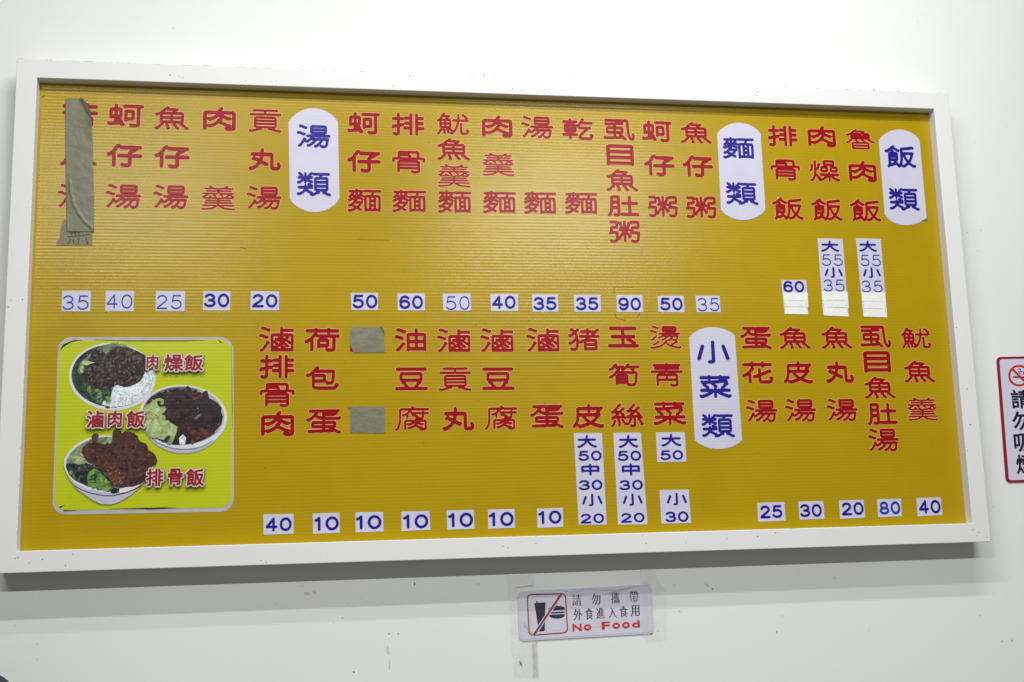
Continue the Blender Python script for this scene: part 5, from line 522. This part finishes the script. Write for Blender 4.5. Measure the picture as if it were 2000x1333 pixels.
def shape_of(key):
    """outlines of a character in a box -0.5..0.5, and the wider outline behind it"""
    style = key[:-1]
    ch = key[-1]
    K = 0.8
    pad = 36
    if ch in NUMERAL:
        S = (270 if ch == '小' else 230) * K
        P = []
        for st in NUMERAL[ch]:
            for p0, p1 in zip(st[:-1], st[1:]):
                n = max(2, int(math.hypot(p1[0] - p0[0], p1[1] - p0[1]) * S * 2))
                P += [(p0[0] + (p1[0] - p0[0]) * i / n, p0[1] + (p1[1] - p0[1]) * i / n) for i in range(n + 1)]
        P = np.array(P)
        q = np.round((P - P.min(0)) * S + pad).astype(int)
        m = np.zeros((q[:, 1].max() + pad, q[:, 0].max() + pad), bool)
        m[q[:, 1], q[:, 0]] = True
        F = soften(distance(m))
        r = {'digit': 30, 'thin': 14, 'round': 17}[style] * K
    else:
        sy, sx, r, stretch = FACE[style]
        V, T = text_outline(ch)
        img = fill_grid(V, T, 300 * K * sx, 300 * K * sy, pad)
        if r:
            F = soften(distance(img))
        else:
            D = distance(~img)
            gy, gx = np.gradient(D)
            core = img & (np.hypot(gx, gy) < .62) & (D > 2 * K)
            F = soften(distance(core, stretch))
            r = 16 if ch not in '請攜帶' else 12.5
            if style == 'round':
                r = [v for v, cs in NIB if ch in cs][0] * (1 if ch in '羹燙貢豆靑魯' else 1.07)
        r = r * K
    res, ink = [], None
    for lv in ([r, r + (3.2 if style == 'round' else 15) * K] if style in ('round', 'brush') else [r]):
        Ls = [simplify(L, .42) for L in outlines(F, lv)]
        Ls = [L for L in Ls if abs(np.sum(L[:, 0] * np.roll(L[:, 1], -1) - L[:, 1] * np.roll(L[:, 0], -1))) / 2 > 9]
        if ink is None:
            q = np.vstack(Ls)
            mn = q.min(0)
            ink = (mn, q.max(0) - mn)
        res.append([[(float(u), float(v)) for u, v in (L - ink[0]) / ink[1] - .5] for L in Ls])
    return res
SHAPES = {}
CACHE = {}
def glyph(key, layer=0, thick=0.0006, mat=None, grow=1.0):
    k = (key, layer, thick, mat.name)
    if k not in CACHE:
        if key not in SHAPES:
            SHAPES[key] = shape_of(key)
        me = sheet(SHAPES[key][layer], thick, 'lettering')
        me.materials.append(mat)
        CACHE[k] = me
    return CACHE[k]

def letter(name, key, cx, cz, w, h, y, mat, parent, layer=0, thick=0.0006):
    return link(name, glyph(key, layer, thick, mat), None, parent, (cx, y, cz), (w, 1, h))

def digits(txt, cx, cz, w, h, y, parent, style, mat, slant=0.0):
    """two numerals filling the box"""
    if txt == '10':
        slots = [('1', -0.5, 0.26), ('0', -0.04, 0.54)]
    else:
        gap = 0.08 if style == 'digit' else 0.14
        dw = (1 - gap) / 2
        slots = [(txt[0], -0.5, dw), (txt[1], 0.5 - dw, dw)]
    for ch, a, dw in slots:
        letter('digit', style + ch, cx + (a + dw / 2) * w, cz + slant * (a + dw / 2) * w, dw * w, h, y, mat, parent)

# ------------------------------------------------------------------ wall
wv, wf = [], []
wm = sheet([[(-6, -1.2), (6, -1.2), (6, 2.4), (-6, 2.4)]], 0.15, 'wall')
wall = link('wall', wm, M['wall'], None, (0, 0.15, 1.2))
tag(wall, kind='structure')
wall['label'] = 'white painted wall behind the menu board'
many('dirt_mark', [p for d, p in WM if d], 0.0002, -0.0006, M['fleck'], wall)
many('pale_smudge', [p for d, p in WM if not d], 0.0002, -0.0004, M['smudge'], wall)

# ------------------------------------------------------------------ the menu board
board = bpy.data.objects.new('menu_board', None)
board.empty_display_size = 0.2
COL.objects.link(board)
board.location = (0, 0, BC - BOARD_H / 2)
tag(board, 'large yellow wall menu board with white frame and red Chinese dish names', 'menu board')

def ring(x0, x1, z0, z1, y):
    return [(x0, y, z0), (x1, y, z0), (x1, y, z1), (x0, y, z1)]
xo, zo = BOARD_W / 2, BOARD_H / 2
xi0, xi1, zi0, zi1 = -xo + RAIL_L, xo - RAIL_R, -zo + RAIL_B, zo - RAIL_T
b = 0.0016
rings = [ring(-xo, xo, -zo, zo, 0.001), ring(-xo, xo, -zo, zo, FY + b), ring(-xo + b * .35, xo - b * .35, -zo + b * .35, zo - b * .35, FY + b * .3),
         ring(-xo + b, xo - b, -zo + b, zo - b, FY), ring(xi0 - b, xi1 + b, zi0 - b, zi1 + b, FY),
         ring(xi0 - b * .35, xi1 + b * .35, zi0 - b * .35, zi1 + b * .35, FY + b * .3), ring(xi0, xi1, zi0, zi1, FY + b), ring(xi0, xi1, zi0, zi1, PY + 0.006)]
vs = [(x, y, z + zo) for r in rings for x, y, z in r]
fs = []
for i in range(len(rings) - 1):
    for k in range(4):
        j = (k + 1) % 4
        fs.append([i * 4 + k, i * 4 + j, i * 4 + 4 + j, i * 4 + 4 + k])
me = bpy.data.meshes.new('frame')
me.from_pydata(vs, [], fs)
me.update()
frame = link('frame', me, M['frame'], board, (0, 0, BC - zo))
# dirt in the gap along the frame's top edge and specks on its face
dl = []
x = -xo + 0.002
zt = BC + zo
while x < xo - 0.02:
    L = random.choice([random.uniform(.002, .006), random.uniform(.004, .022)])
    t = random.uniform(.0002, .0006)
    zz = zt - b * .4 + random.uniform(-.0006, .0004)
    dl.append([(x, zz), (x + L, zz + random.uniform(-.0003, .0003)), (x + L, zz + t), (x + L * .4, zz + t * 1.5), (x, zz + t)])
    x += L + random.choice([random.uniform(.004, .02), random.uniform(.01, .06)])
many('gap_dirt', dl, FY + 0.0005, FY - 0.0003, M['smudge'], frame)
many('dirt_speck', FS, FY + 0.0004, FY - 0.0004, M['fleck'], frame)
il = []
for side in range(3):
    for _ in range(26):
        L = random.uniform(.001, .006); t = random.uniform(.0005, .0014)
        if side == 0:
            x = random.uniform(xi0, xi1); z = BC + zi0 + random.uniform(-.0004, .001); q = [(x, z), (x + L, z), (x + L * .8, z + t), (x, z + t)]
        elif side == 1:
            x = xi0 + random.uniform(-.0012, .0002); z = BC + random.uniform(zi0, zi1); q = [(x, z), (x + t, z), (x + t, z + L), (x, z + L * .8)]
        else:
            x = random.uniform(xi0, xi1); z = BC + zi1 + random.uniform(-.0003, .0008); q = [(x, z), (x + L, z), (x + L, z + t * .7), (x, z + t * .7)]
        il.append(q)
many('edge_chip', il, FY + 0.0005, FY - 0.0003, M['smudge'], frame)

panel = cut('menu_panel', [(xi0 - .004, BC + zi0 - .004), (xi1 + .004, BC + zi0 - .004), (xi1 + .004, BC + zi1 + .004), (xi0 - .004, BC + zi1 + .004)], PY + 0.004, PY, M['panel'], board)
sp = []
for _ in range(150):
    x = random.uniform(xi0 + .02, xi1 - .02); z = BC + random.uniform(zi0 + .01, zi1 - .02); r = random.uniform(.0004, .0013)
    n = 6
    sp.append([(x + r * random.uniform(.5, 1.2) * math.cos(2 * math.pi * i / n), z + r * random.uniform(.5, 1.2) * math.sin(2 * math.pi * i / n)) for i in range(n)])
many('dirt_speck', sp, PY + 0.0001, PY - 0.0003, pbr('brown_specks', (0.11, 0.075, 0.012), 0.8, 0.1), panel)

many('dark_stain', PF, PY + 0.0001, PY - 0.0012, M['fleck'], panel)
many('glue_line', PG, PY + 0.0001, PY - 0.0003, pbr('old_glue', (0.24, 0.16, 0.01), 0.7, 0.1), panel)
for dish, chars in CH:
    for ch, cx, cz, ww, hh in chars:
        o = letter('red_character', 'round' + ch, cx, cz, ww, hh, PY + 0.0002, M['red'], board, thick=0.0008)
        e = link('pale_outline', glyph('round' + ch, 1, 0.0005, M['cream']), None, o)

# ------------------------------------------------------------------ category plaques
PLN = {'湯類': 'soup', '麵類': 'noodle', '飯類': 'rice', '小菜類': 'side dish'}
PLW = {'湯類': 'white rounded plaque with blue 湯類, leftmost in the upper row', '麵類': 'white rounded plaque with blue 麵類, in the upper row right of 魚仔粥',
       '飯類': 'white rounded plaque with blue 飯類, at the upper right end', '小菜類': 'tall white rounded plaque with blue 小菜類, the only one in the lower row'}
for n, pts, chars in PL:
    o = cut('category_plaque', pts, PY + 0.0002, PY - 0.0008, M['white'])
    tag(o, PLW[n], 'plaque', 'white category plaques on the menu board')
    for ch, cx, cz, ww, hh in chars:
        letter('blue_character', 'round' + ch, cx, cz, ww, hh, PY - 0.0006, M['blue'], o)

# ------------------------------------------------------------------ price stickers
GP = 'white price stickers on the menu board'
ORD = 'first second third fourth fifth sixth seventh eighth ninth tenth eleventh twelfth thirteenth fourteenth'.split()
count = {}
first_right = 0
for (lab, dish, row), style, quad, texts in ST:
    o = cut('price_sticker', quad, PY + 0.0002, PY - 0.0008, M['white'])
    count[row] = count.get(row, 0) + 1
    place = ORD[count[row] - 1] + ' from the left'
    if dish == '蛋花湯': first_right = count[row]
    if first_right and row == 'lower':
        k = count[row] - first_right
        place = ('first', 'second', 'third', 'fourth', 'last')[k] + ' right of the tall plaque'
    tag(o, 'white sticker reading %s, %s, %s row' % (lab, place, row), 'price sticker', GP)
    sl = (quad[1][1] - quad[0][1]) / (quad[1][0] - quad[0][0])
    for t, cx, cz, ww, hh in texts:
        digits(t, cx, cz, ww, hh, PY - 0.0006, o, 'thin' if style == 'T' else 'digit', M['blue'] if style == 'B' else M['blue2'], sl)
for lab, style, quad, items, patch in MS:
    o = cut('price_strip', quad, PY + 0.0002, PY - 0.0008, M['white'])
    tag(o, lab, 'price strip', 'white price strips on the menu board')
    for t, cx, cz, ww, hh, sty in items:
        if len(t) == 2:
            digits(t, cx, cz, ww, hh, PY - 0.0006, o, 'thin' if sty == 'T' else 'digit', M['blue'] if sty == 'B' else M['blue2'])
        else:
            letter('blue_character', 'round' + t, cx, cz, ww, hh, PY - 0.0006, M['blue'], o)
    if patch:
        (ax, az), (bx, bz), (cx2, cz2), (dx, dz) = patch
        for k in range(3):
            lo, hi = (0, .36, .66, 1.0)[k], (0, .36, .66, 1.0)[k + 1]
            def P(u, v):
                xl, zl = ax + (dx - ax) * v, az + (dz - az) * v
                xr, zr = bx + (cx2 - bx) * v, bz + (cz2 - bz) * v
                return (xl + (xr - xl) * u, zl + (zr - zl) * u)
            j = [random.uniform(-.03, .03) for _ in range(8)]
            poly = [P(0 + j[0] * .6, lo), P(.5, lo + j[1] * .4), P(1 + j[2] * .6, lo + j[3] * .5), P(1 + j[2] * .6, hi + .03), P(.5, hi + .03), P(j[4] * .6, hi + .03)]
            q = cut('correction_tape', poly, PY - 0.0006, PY - 0.0019 + k * 0.0003, M['patch'], o)
        many('tape_edge_dirt', [[P(random.uniform(0, .3), v), P(random.uniform(.6, 1), v + random.uniform(-.02, .02)), P(.8, v + .010), P(.3, v + .008)] for v in (.36, .66)] + [[P(u, .5), P(u + .02, .5), P(u + .012, .9)] for u in (0.02, .93)], PY - 0.001, PY - 0.0021, M['patchline'], o)

# ------------------------------------------------------------------ grey cloth tapes over sold-out dishes
def at(curve, z):
    for (x0, z0), (x1, z1) in zip(curve[:-1], curve[1:]):
        if z1 <= z <= z0:
            t = (z0 - z) / (z0 - z1 + 1e-9)
            return x0 + (x1 - x0) * t
    return curve[-1][0] if z < curve[-1][1] else curve[0][0]
Lc, Rc, Cr = TP['long_left'], TP['long_right'], TP['crease']
ztop, zbot = Lc[0][1], Lc[-1][1]
nx, nz = 30, 120
ox, oz = (Lc[0][0] + Rc[-1][0]) / 2, (ztop + zbot) / 2
vs, fs = [], []
for j in range(nz + 1):
    z = ztop + (zbot - ztop) * j / nz
    xl, xr = at(Lc, z), at(Rc, z)
    for i in range(nx + 1):
        x = xl + (xr - xl) * i / nx
        d = min(math.hypot(x - qx, z - qz) for a, c in zip(Cr[:-1], Cr[1:]) for k in range(9) for qx, qz in [(a[0] + (c[0] - a[0]) * k / 8, a[1] + (c[1] - a[1]) * k / 8)])
        lift = 0.0030 * math.exp(-(d / 0.0028) ** 2)
        lift += 0.004 * max(0, 1 - (xr - x) / 0.02) ** 2 * (1 if j < 25 else max(0, (40 - j) / 15))
        vs.append((x - ox, -0.0010 - lift, z - oz))
for j in range(nz):
    for i in range(nx):
        a = j * (nx + 1) + i
        fs.append([a, a + nx + 1, a + nx + 2, a + 1])
me = bpy.data.meshes.new('cloth_tape')
me.from_pydata(vs, [], fs)
me.update()
for p in me.polygons:
    p.use_smooth = True
md = link('cloth_tape', me, M['cloth'], None, (ox, PY, oz))
so = md.modifiers.new('thickness', 'SOLIDIFY')
so.thickness = 0.0006
so.offset = 1
GT = 'grey cloth tapes stuck over sold-out dishes'
tag(md, 'long vertical strip of grey cloth tape with a diagonal crease, covering the first dish name', 'tape', GT)
cut('folded_corner', TP['flap'], PY - 0.0052, PY - 0.0060, M['cloth2'], md)
o = cut('cloth_tape', TP['foot'], PY + 0.0002, PY - 0.0009, M['cloth'])
tag(o, 'short grey cloth tape with black hand-drawn strokes at the foot of the long strip', 'tape', GT)
def stroke(L, wd):
    out = []
    for s in (1, -1):
        seq = L if s == 1 else L[::-1]
        for i, (x, z) in enumerate(seq):
            a = seq[max(0, i - 1)]; c = seq[min(len(seq) - 1, i + 1)]
            dx, dz = c[0] - a[0], c[1] - a[1]; l = math.hypot(dx, dz) or 1
            out.append((x - dz / l * wd, z + dx / l * wd))
    return out
for L in TP['pen']:
    cut('pen_stroke', stroke(L, 0.0009), PY - 0.0008, PY - 0.0011, M['pen'], o)
o = cut('cloth_tape', TP['sq1'], PY + 0.0002, PY - 0.0012, M['cloth'])
tag(o, 'upper of the two small squares of grey cloth tape in the lower row', 'tape', GT)
cut('folded_corner', TP['sq1flap'], PY - 0.0010, PY - 0.0018, M['cloth2'], o)
o = cut('cloth_tape', TP['sq2'], PY + 0.0002, PY - 0.0012, M['cloth'])
tag(o, 'lower of the two small squares of grey cloth tape, above a price sticker', 'tape', GT)
o = cut('red_character', TP['under'], PY + 0.0002, PY - 0.0006, M['red'], board)

# ------------------------------------------------------------------ food picture sticker
post = cut('food_picture', FD['back'], PY + 0.0002, PY - 0.0006, M['sback'])
tag(post, 'lime green rounded sticker picturing three rice bowls, lower left of the board', 'sticker')
cut('lime_ground', FD['lime'], PY - 0.0004, PY - 0.0012, M['lime'], post)
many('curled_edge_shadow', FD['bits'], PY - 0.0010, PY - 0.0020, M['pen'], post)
BASE = PY - 0.0012
def inside(poly, x, z):
    c = False
    for (x0, z0), (x1, z1) in zip(poly, poly[1:] + poly[:1]):
        if (z0 > z) != (z1 > z) and x < (x1 - x0) * (z - z0) / (z1 - z0) + x0:
            c = not c
    return c

def flat_ink(col):
    k = 'ink_%02x%02x%02x' % tuple(int(255 * min(1, v) ** .4545) for v in col)
    return bpy.data.materials.get(k) or pbr(k, col, 0.36, 0.35, ribs=RB * 0.4)

def morsels(name, poly, y, cols, n, r, asp, parent, lean=None, edge=0.0):
    """printed bits of food scattered over an area: one part that nobody could count"""
    xs = [q[0] for q in poly]; zs = [q[1] for q in poly]
    vs, fs, mi = [], [], []
    cx, cz = (min(xs) + max(xs)) / 2, (min(zs) + max(zs)) / 2
    got = tries = 0
    while got < n and tries < n * 30:
        tries += 1
        x, z = random.uniform(min(xs), max(xs)), random.uniform(min(zs), max(zs))
        rr = random.uniform(*r)
        if not (inside(poly, x, z) and inside(poly, x + rr * (1 - edge), z) and inside(poly, x - rr * (1 - edge), z)):
            continue
        an = random.uniform(0, math.pi) if lean is None else lean + random.uniform(-.5, .5)
        k = random.uniform(*asp)
        b0 = len(vs); m = 7
        for i in range(m):
            t = 2 * math.pi * i / m
            a = rr * math.cos(t) * random.uniform(.75, 1.2); c = rr * k * math.sin(t) * random.uniform(.75, 1.2)
            vs.append((x - cx + a * math.cos(an) - c * math.sin(an), -got * 4e-7, z - cz + a * math.sin(an) + c * math.cos(an)))
        fs.append(list(range(b0, b0 + m)))
        mi.append(random.randrange(len(cols)))
        got += 1
    me = bpy.data.meshes.new(name)
    me.from_pydata(vs, [], fs)
    for c in cols:
        me.materials.append(flat_ink(c))
    me.polygons.foreach_set('material_index', mi)
    me.update()
    return tag(link(name, me, None, parent, (cx, y, cz)), kind='stuff')

BR = [(0.008, 0.005, 0.010), (0.022, 0.013, 0.015), (0.035, 0.021, 0.018), (0.06, 0.036, 0.028), (0.12, 0.08, 0.055), (0.014, 0.008, 0.012)]
BITS = {
    'mince': [('mince_bit', BR, 330, (.002, .0048), (.6, 1.0), None), ('mince_glint', [(0.30, 0.22, 0.16), (0.22, 0.15, 0.11)], 40, (.001, .002), (.5, 1), None)],
    'rice': [('rice_grain', [(0.80, 0.84, 0.88), (0.62, 0.68, 0.74), (0.72, 0.77, 0.82), (0.40, 0.46, 0.53), (0.85, 0.88, 0.90)], 130, (.002, .0045), (.35, .6), None)],
    'dkgreen': [('leaf_bit', [(0.010, 0.016, 0.018), (0.02, 0.045, 0.03), (0.008, 0.010, 0.022), (0.05, 0.09, 0.05), (0.03, 0.06, 0.05)], 90, (.003, .009), (.4, .8), None), ('leaf_glint', [(0.22, 0.28, 0.20), (0.14, 0.20, 0.14)], 16, (.0012, .003), (.3, .8), None)],
    'green': [('leaf_bit', [(0.05, 0.10, 0.05), (0.12, 0.19, 0.10), (0.02, 0.04, 0.03), (0.20, 0.26, 0.15)], 34, (.003, .007), (.35, .7), None)],
    'leaf': [('leaf_bit', [(0.06, 0.15, 0.02), (0.12, 0.24, 0.04), (0.22, 0.34, 0.07), (0.03, 0.07, 0.02)], 40, (.003, .008), (.3, .7), None)],
    'cabbage': [('cabbage_shred', [(0.18, 0.24, 0.13), (0.32, 0.38, 0.18), (0.10, 0.14, 0.09), (0.25, 0.25, 0.12)], 44, (.004, .012), (.18, .4), None)],
    'cabbage2': [('cabbage_shred', [(0.40, 0.50, 0.22), (0.30, 0.40, 0.15), (0.50, 0.58, 0.32), (0.22, 0.29, 0.09), (0.46, 0.48, 0.22)], 90, (.004, .013), (.15, .4), None)],
    'braise': [('braised_bit', [(0.008, 0.005, 0.010), (0.014, 0.008, 0.012), (0.030, 0.012, 0.013), (0.010, 0.013, 0.012), (0.045, 0.020, 0.018)], 110, (.004, .012), (.4, .9), None), ('meat_glint', [(0.22, 0.15, 0.13), (0.13, 0.08, 0.07)], 26, (.0012, .0032), (.4, .9), None)],
    'redmeat': [('meat_bit', [(0.06, 0.012, 0.012), (0.03, 0.008, 0.010), (0.12, 0.04, 0.025)], 30, (.003, .008), (.4, .8), None)],
    'cutlet': [('crumb', [(0.065, 0.024, 0.016), (0.04, 0.014, 0.011), (0.085, 0.032, 0.02), (0.028, 0.011, 0.010), (0.052, 0.02, 0.015)], 260, (.002, .007), (.4, .9), None), ('crumb_glint', [(0.24, 0.11, 0.07), (0.18, 0.07, 0.045)], 46, (.0009, .0022), (.4, .9), None)],
    'cutletdark': [('crumb', [(0.03, 0.012, 0.011), (0.05, 0.02, 0.016), (0.07, 0.03, 0.022)], 70, (.003, .008), (.4, .9), None)],
    'cutletlight': [('crumb', [(0.10, 0.03, 0.018), (0.07, 0.019, 0.013), (0.14, 0.05, 0.03)], 70, (.002, .005), (.4, .8), None), ('crumb_glint', [(0.42, 0.26, 0.18)], 22, (.0008, .0018), (.4, .8), None)],
}
for bi, bw in enumerate(FD['bowls']):
    yy = BASE - 0.0030 * bi * .5
    d = 0.00024
    bowl = cut('printed_bowl', bw['rim'], BASE + 0.0001, yy - 2 * d, M['rim'], post)
    if bw['body']:
        cut('bowl_side', bw['body'], BASE + 0.0001, yy - d, M['bowlbody'], bowl)
    for (k, pts) in bw.get('stripe', []):
        cut('bowl_stripe', pts, BASE + 0.0001, yy - 2.5 * d, M['navyp'] if k == 'navy' else M['redp'], bowl)
    cut('bowl_inside', bw['inner'], BASE + 0.0001, yy - 3 * d, M['rimd'], bowl)
    for i, (k, pts) in enumerate(bw['parts']):
        cut('printed_food', pts, BASE + 0.0001, yy - (4 + i) * d, INK[k], bowl)
        small = min(1, (max(q[0] for q in pts) - min(q[0] for q in pts)) * (max(q[1] for q in pts) - min(q[1] for q in pts)) / 0.008)
        for j, (nm, cols, n, r, asp, lean) in enumerate(BITS.get(k, [])):
            morsels(nm, pts, yy - (4 + i + .2 + .35 * j) * d - 1e-5, cols, max(3, int(n * (small if k in ('rice', 'dkgreen', 'cabbage') else 1))), r, asp, bowl)
YT = BASE - 0.0080
for row in FD['text']:
    for ch, cx, cz, ww, hh in row:
        o = link('printed_character', glyph('brush' + ch, 0, 0.0002, M['redp']), None, post, (cx, YT, cz), (ww, 1, hh))
        # white edge and dark drop shadow behind it
        s = link('white_edge', glyph('brush' + ch, 1, 0.0002, M['whitep']), None, o, None)
        s.location = (0, 0.0001, 0)
        s = link('dark_edge', glyph('brush' + ch, 1, 0.00022, M['shadow_ink']), None, o, None)
        s.location = (0.02, 0.0003, -0.02)
        s.scale = (1.05, 1, 1.05)

# ------------------------------------------------------------------ NO FOOD sign below the board
sign = cut('no_food_sign', NF['plate'], 0.0005, -0.0030, M['signe'])
tag(sign, 'small white no-food sign with crossed-out cup and burger taped below the board', 'sign')
cut('sign_face', NF['edge'], -0.0020, -0.0036, M['signw'], sign)
y = -0.0034
cut('red_border', [NF['box_out'], NF['box_in']], y, y - 0.0004, M['signr'], sign)
cut('cup_symbol', NF['cup'], y, y - 0.0004, M['signk'], sign)
cut('burger_bun', NF['bun'], y, y - 0.0004, M['signk'], sign)
cut('burger_patty', NF['patty'], y, y - 0.0004, M['signk'], sign)
cut('burger_bun', NF['base'], y, y - 0.0004, M['signk'], sign)
cut('slash_edge', NF['slash_white'], y, y - 0.0006, M['signw'], sign)
cut('red_slash', NF['slash'], y, y - 0.0008, M['signr'], sign)
for r in ('row1', 'row2'):
    for ch, cx, cz, ww, hh in NF[r]:
        letter('sign_character', 'ming' + ch, cx, cz, ww, hh, y, M['signk'], sign)
for ch, cx, cz, ww, hh in NF['row3']:
    letter('sign_letter', 'latin' + ch, cx, cz, ww, hh, y, M['signr2'], sign)
GC = 'clear tapes holding the no-food sign'
o = cut('clear_tape', NF['tapeL'], -0.0040, -0.0043, M['tape'])
tag(o, 'long vertical clear tape over the left end of the no-food sign', 'tape', GC)
cut('tape_fold', NF['tapeLfold'], -0.0044, -0.0047, M['tape2'], o)
o = cut('clear_tape', NF['tapeR'], -0.0040, -0.0043, M['tape'])
tag(o, 'crinkled clear tape over the right end of the no-food sign', 'tape', GC)
o = cut('clear_tape', NF['tapeB'], -0.0046, -0.0049, M['tape3'])
tag(o, 'wide clear tape laid across the middle of the no-food sign', 'tape', GC)
cut('tape_tear', NF['tear'], -0.0050, -0.0052, M['tape2'], o)
cut('tape_edge', NF['tapeBedge'], -0.0050, -0.0052, M['tape2'], o)
cut('tape_crack', NF['crack'], -0.0050, -0.0052, M['tape2'], o)
many('crease_glint', NF['shine'], -0.0050, -0.0056, M['glint'], o)  # highlights on the crinkled tape, painted as pale slivers

# ------------------------------------------------------------------ no-smoking sign at the right edge
sm = cut('no_smoking_sign', NS['out'], 0.0005, -0.0030, M['signr'])
tag(sm, 'upright white no-smoking sign with red border and 請勿吸煙, cut by the right edge', 'sign')
cut('sign_face', NS['in'], -0.0020, -0.0033, M['signw'], sm)
cut('red_ring', [NS['ring_o'], NS['ring_i']], -0.0031, -0.0037, M['signr2'], sm)
cut('cigarette_symbol', NS['cig'], -0.0031, -0.0035, M['signk'], sm)
for L in NS['smoke']:
    cut('smoke_symbol', L, -0.0031, -0.0035, M['signk'], sm)
cut('red_bar', NS['bar'], -0.0031, -0.0038, M['signr2'], sm)
for ch, cx, cz, ww, hh in NS['text']:
    letter('sign_character', 'gothic' + ch, cx, cz, ww, hh, -0.0031, M['signk'], sm)

# ------------------------------------------------------------------ the dark thing that just shows in the lower left corner
DK = (-1.2395, 1.1040, 0.16)
pts = [(DK[0] + DK[2] * math.cos(t), DK[1] + DK[2] * math.sin(t)) for t in [math.radians(90 - 90 * i / 10) for i in range(11)]]
pts += [(DK[0] + DK[2], 0.3), (DK[0] - 0.5, 0.3), (DK[0] - 0.5 - 0.16, DK[1])] + [(DK[0] - 0.5 + DK[2] * math.cos(t), DK[1] + DK[2] * math.sin(t)) for t in [math.radians(180 - 90 * i / 8) for i in range(1, 9)]]
o = cut('backrest', pts, -0.16, -0.22, M['navy'])
bv = o.modifiers.new('round', 'BEVEL')
bv.width = 0.004
bv.segments = 3
tag(o, 'navy rounded backrest of a seat just showing in the lower left corner', 'seat')
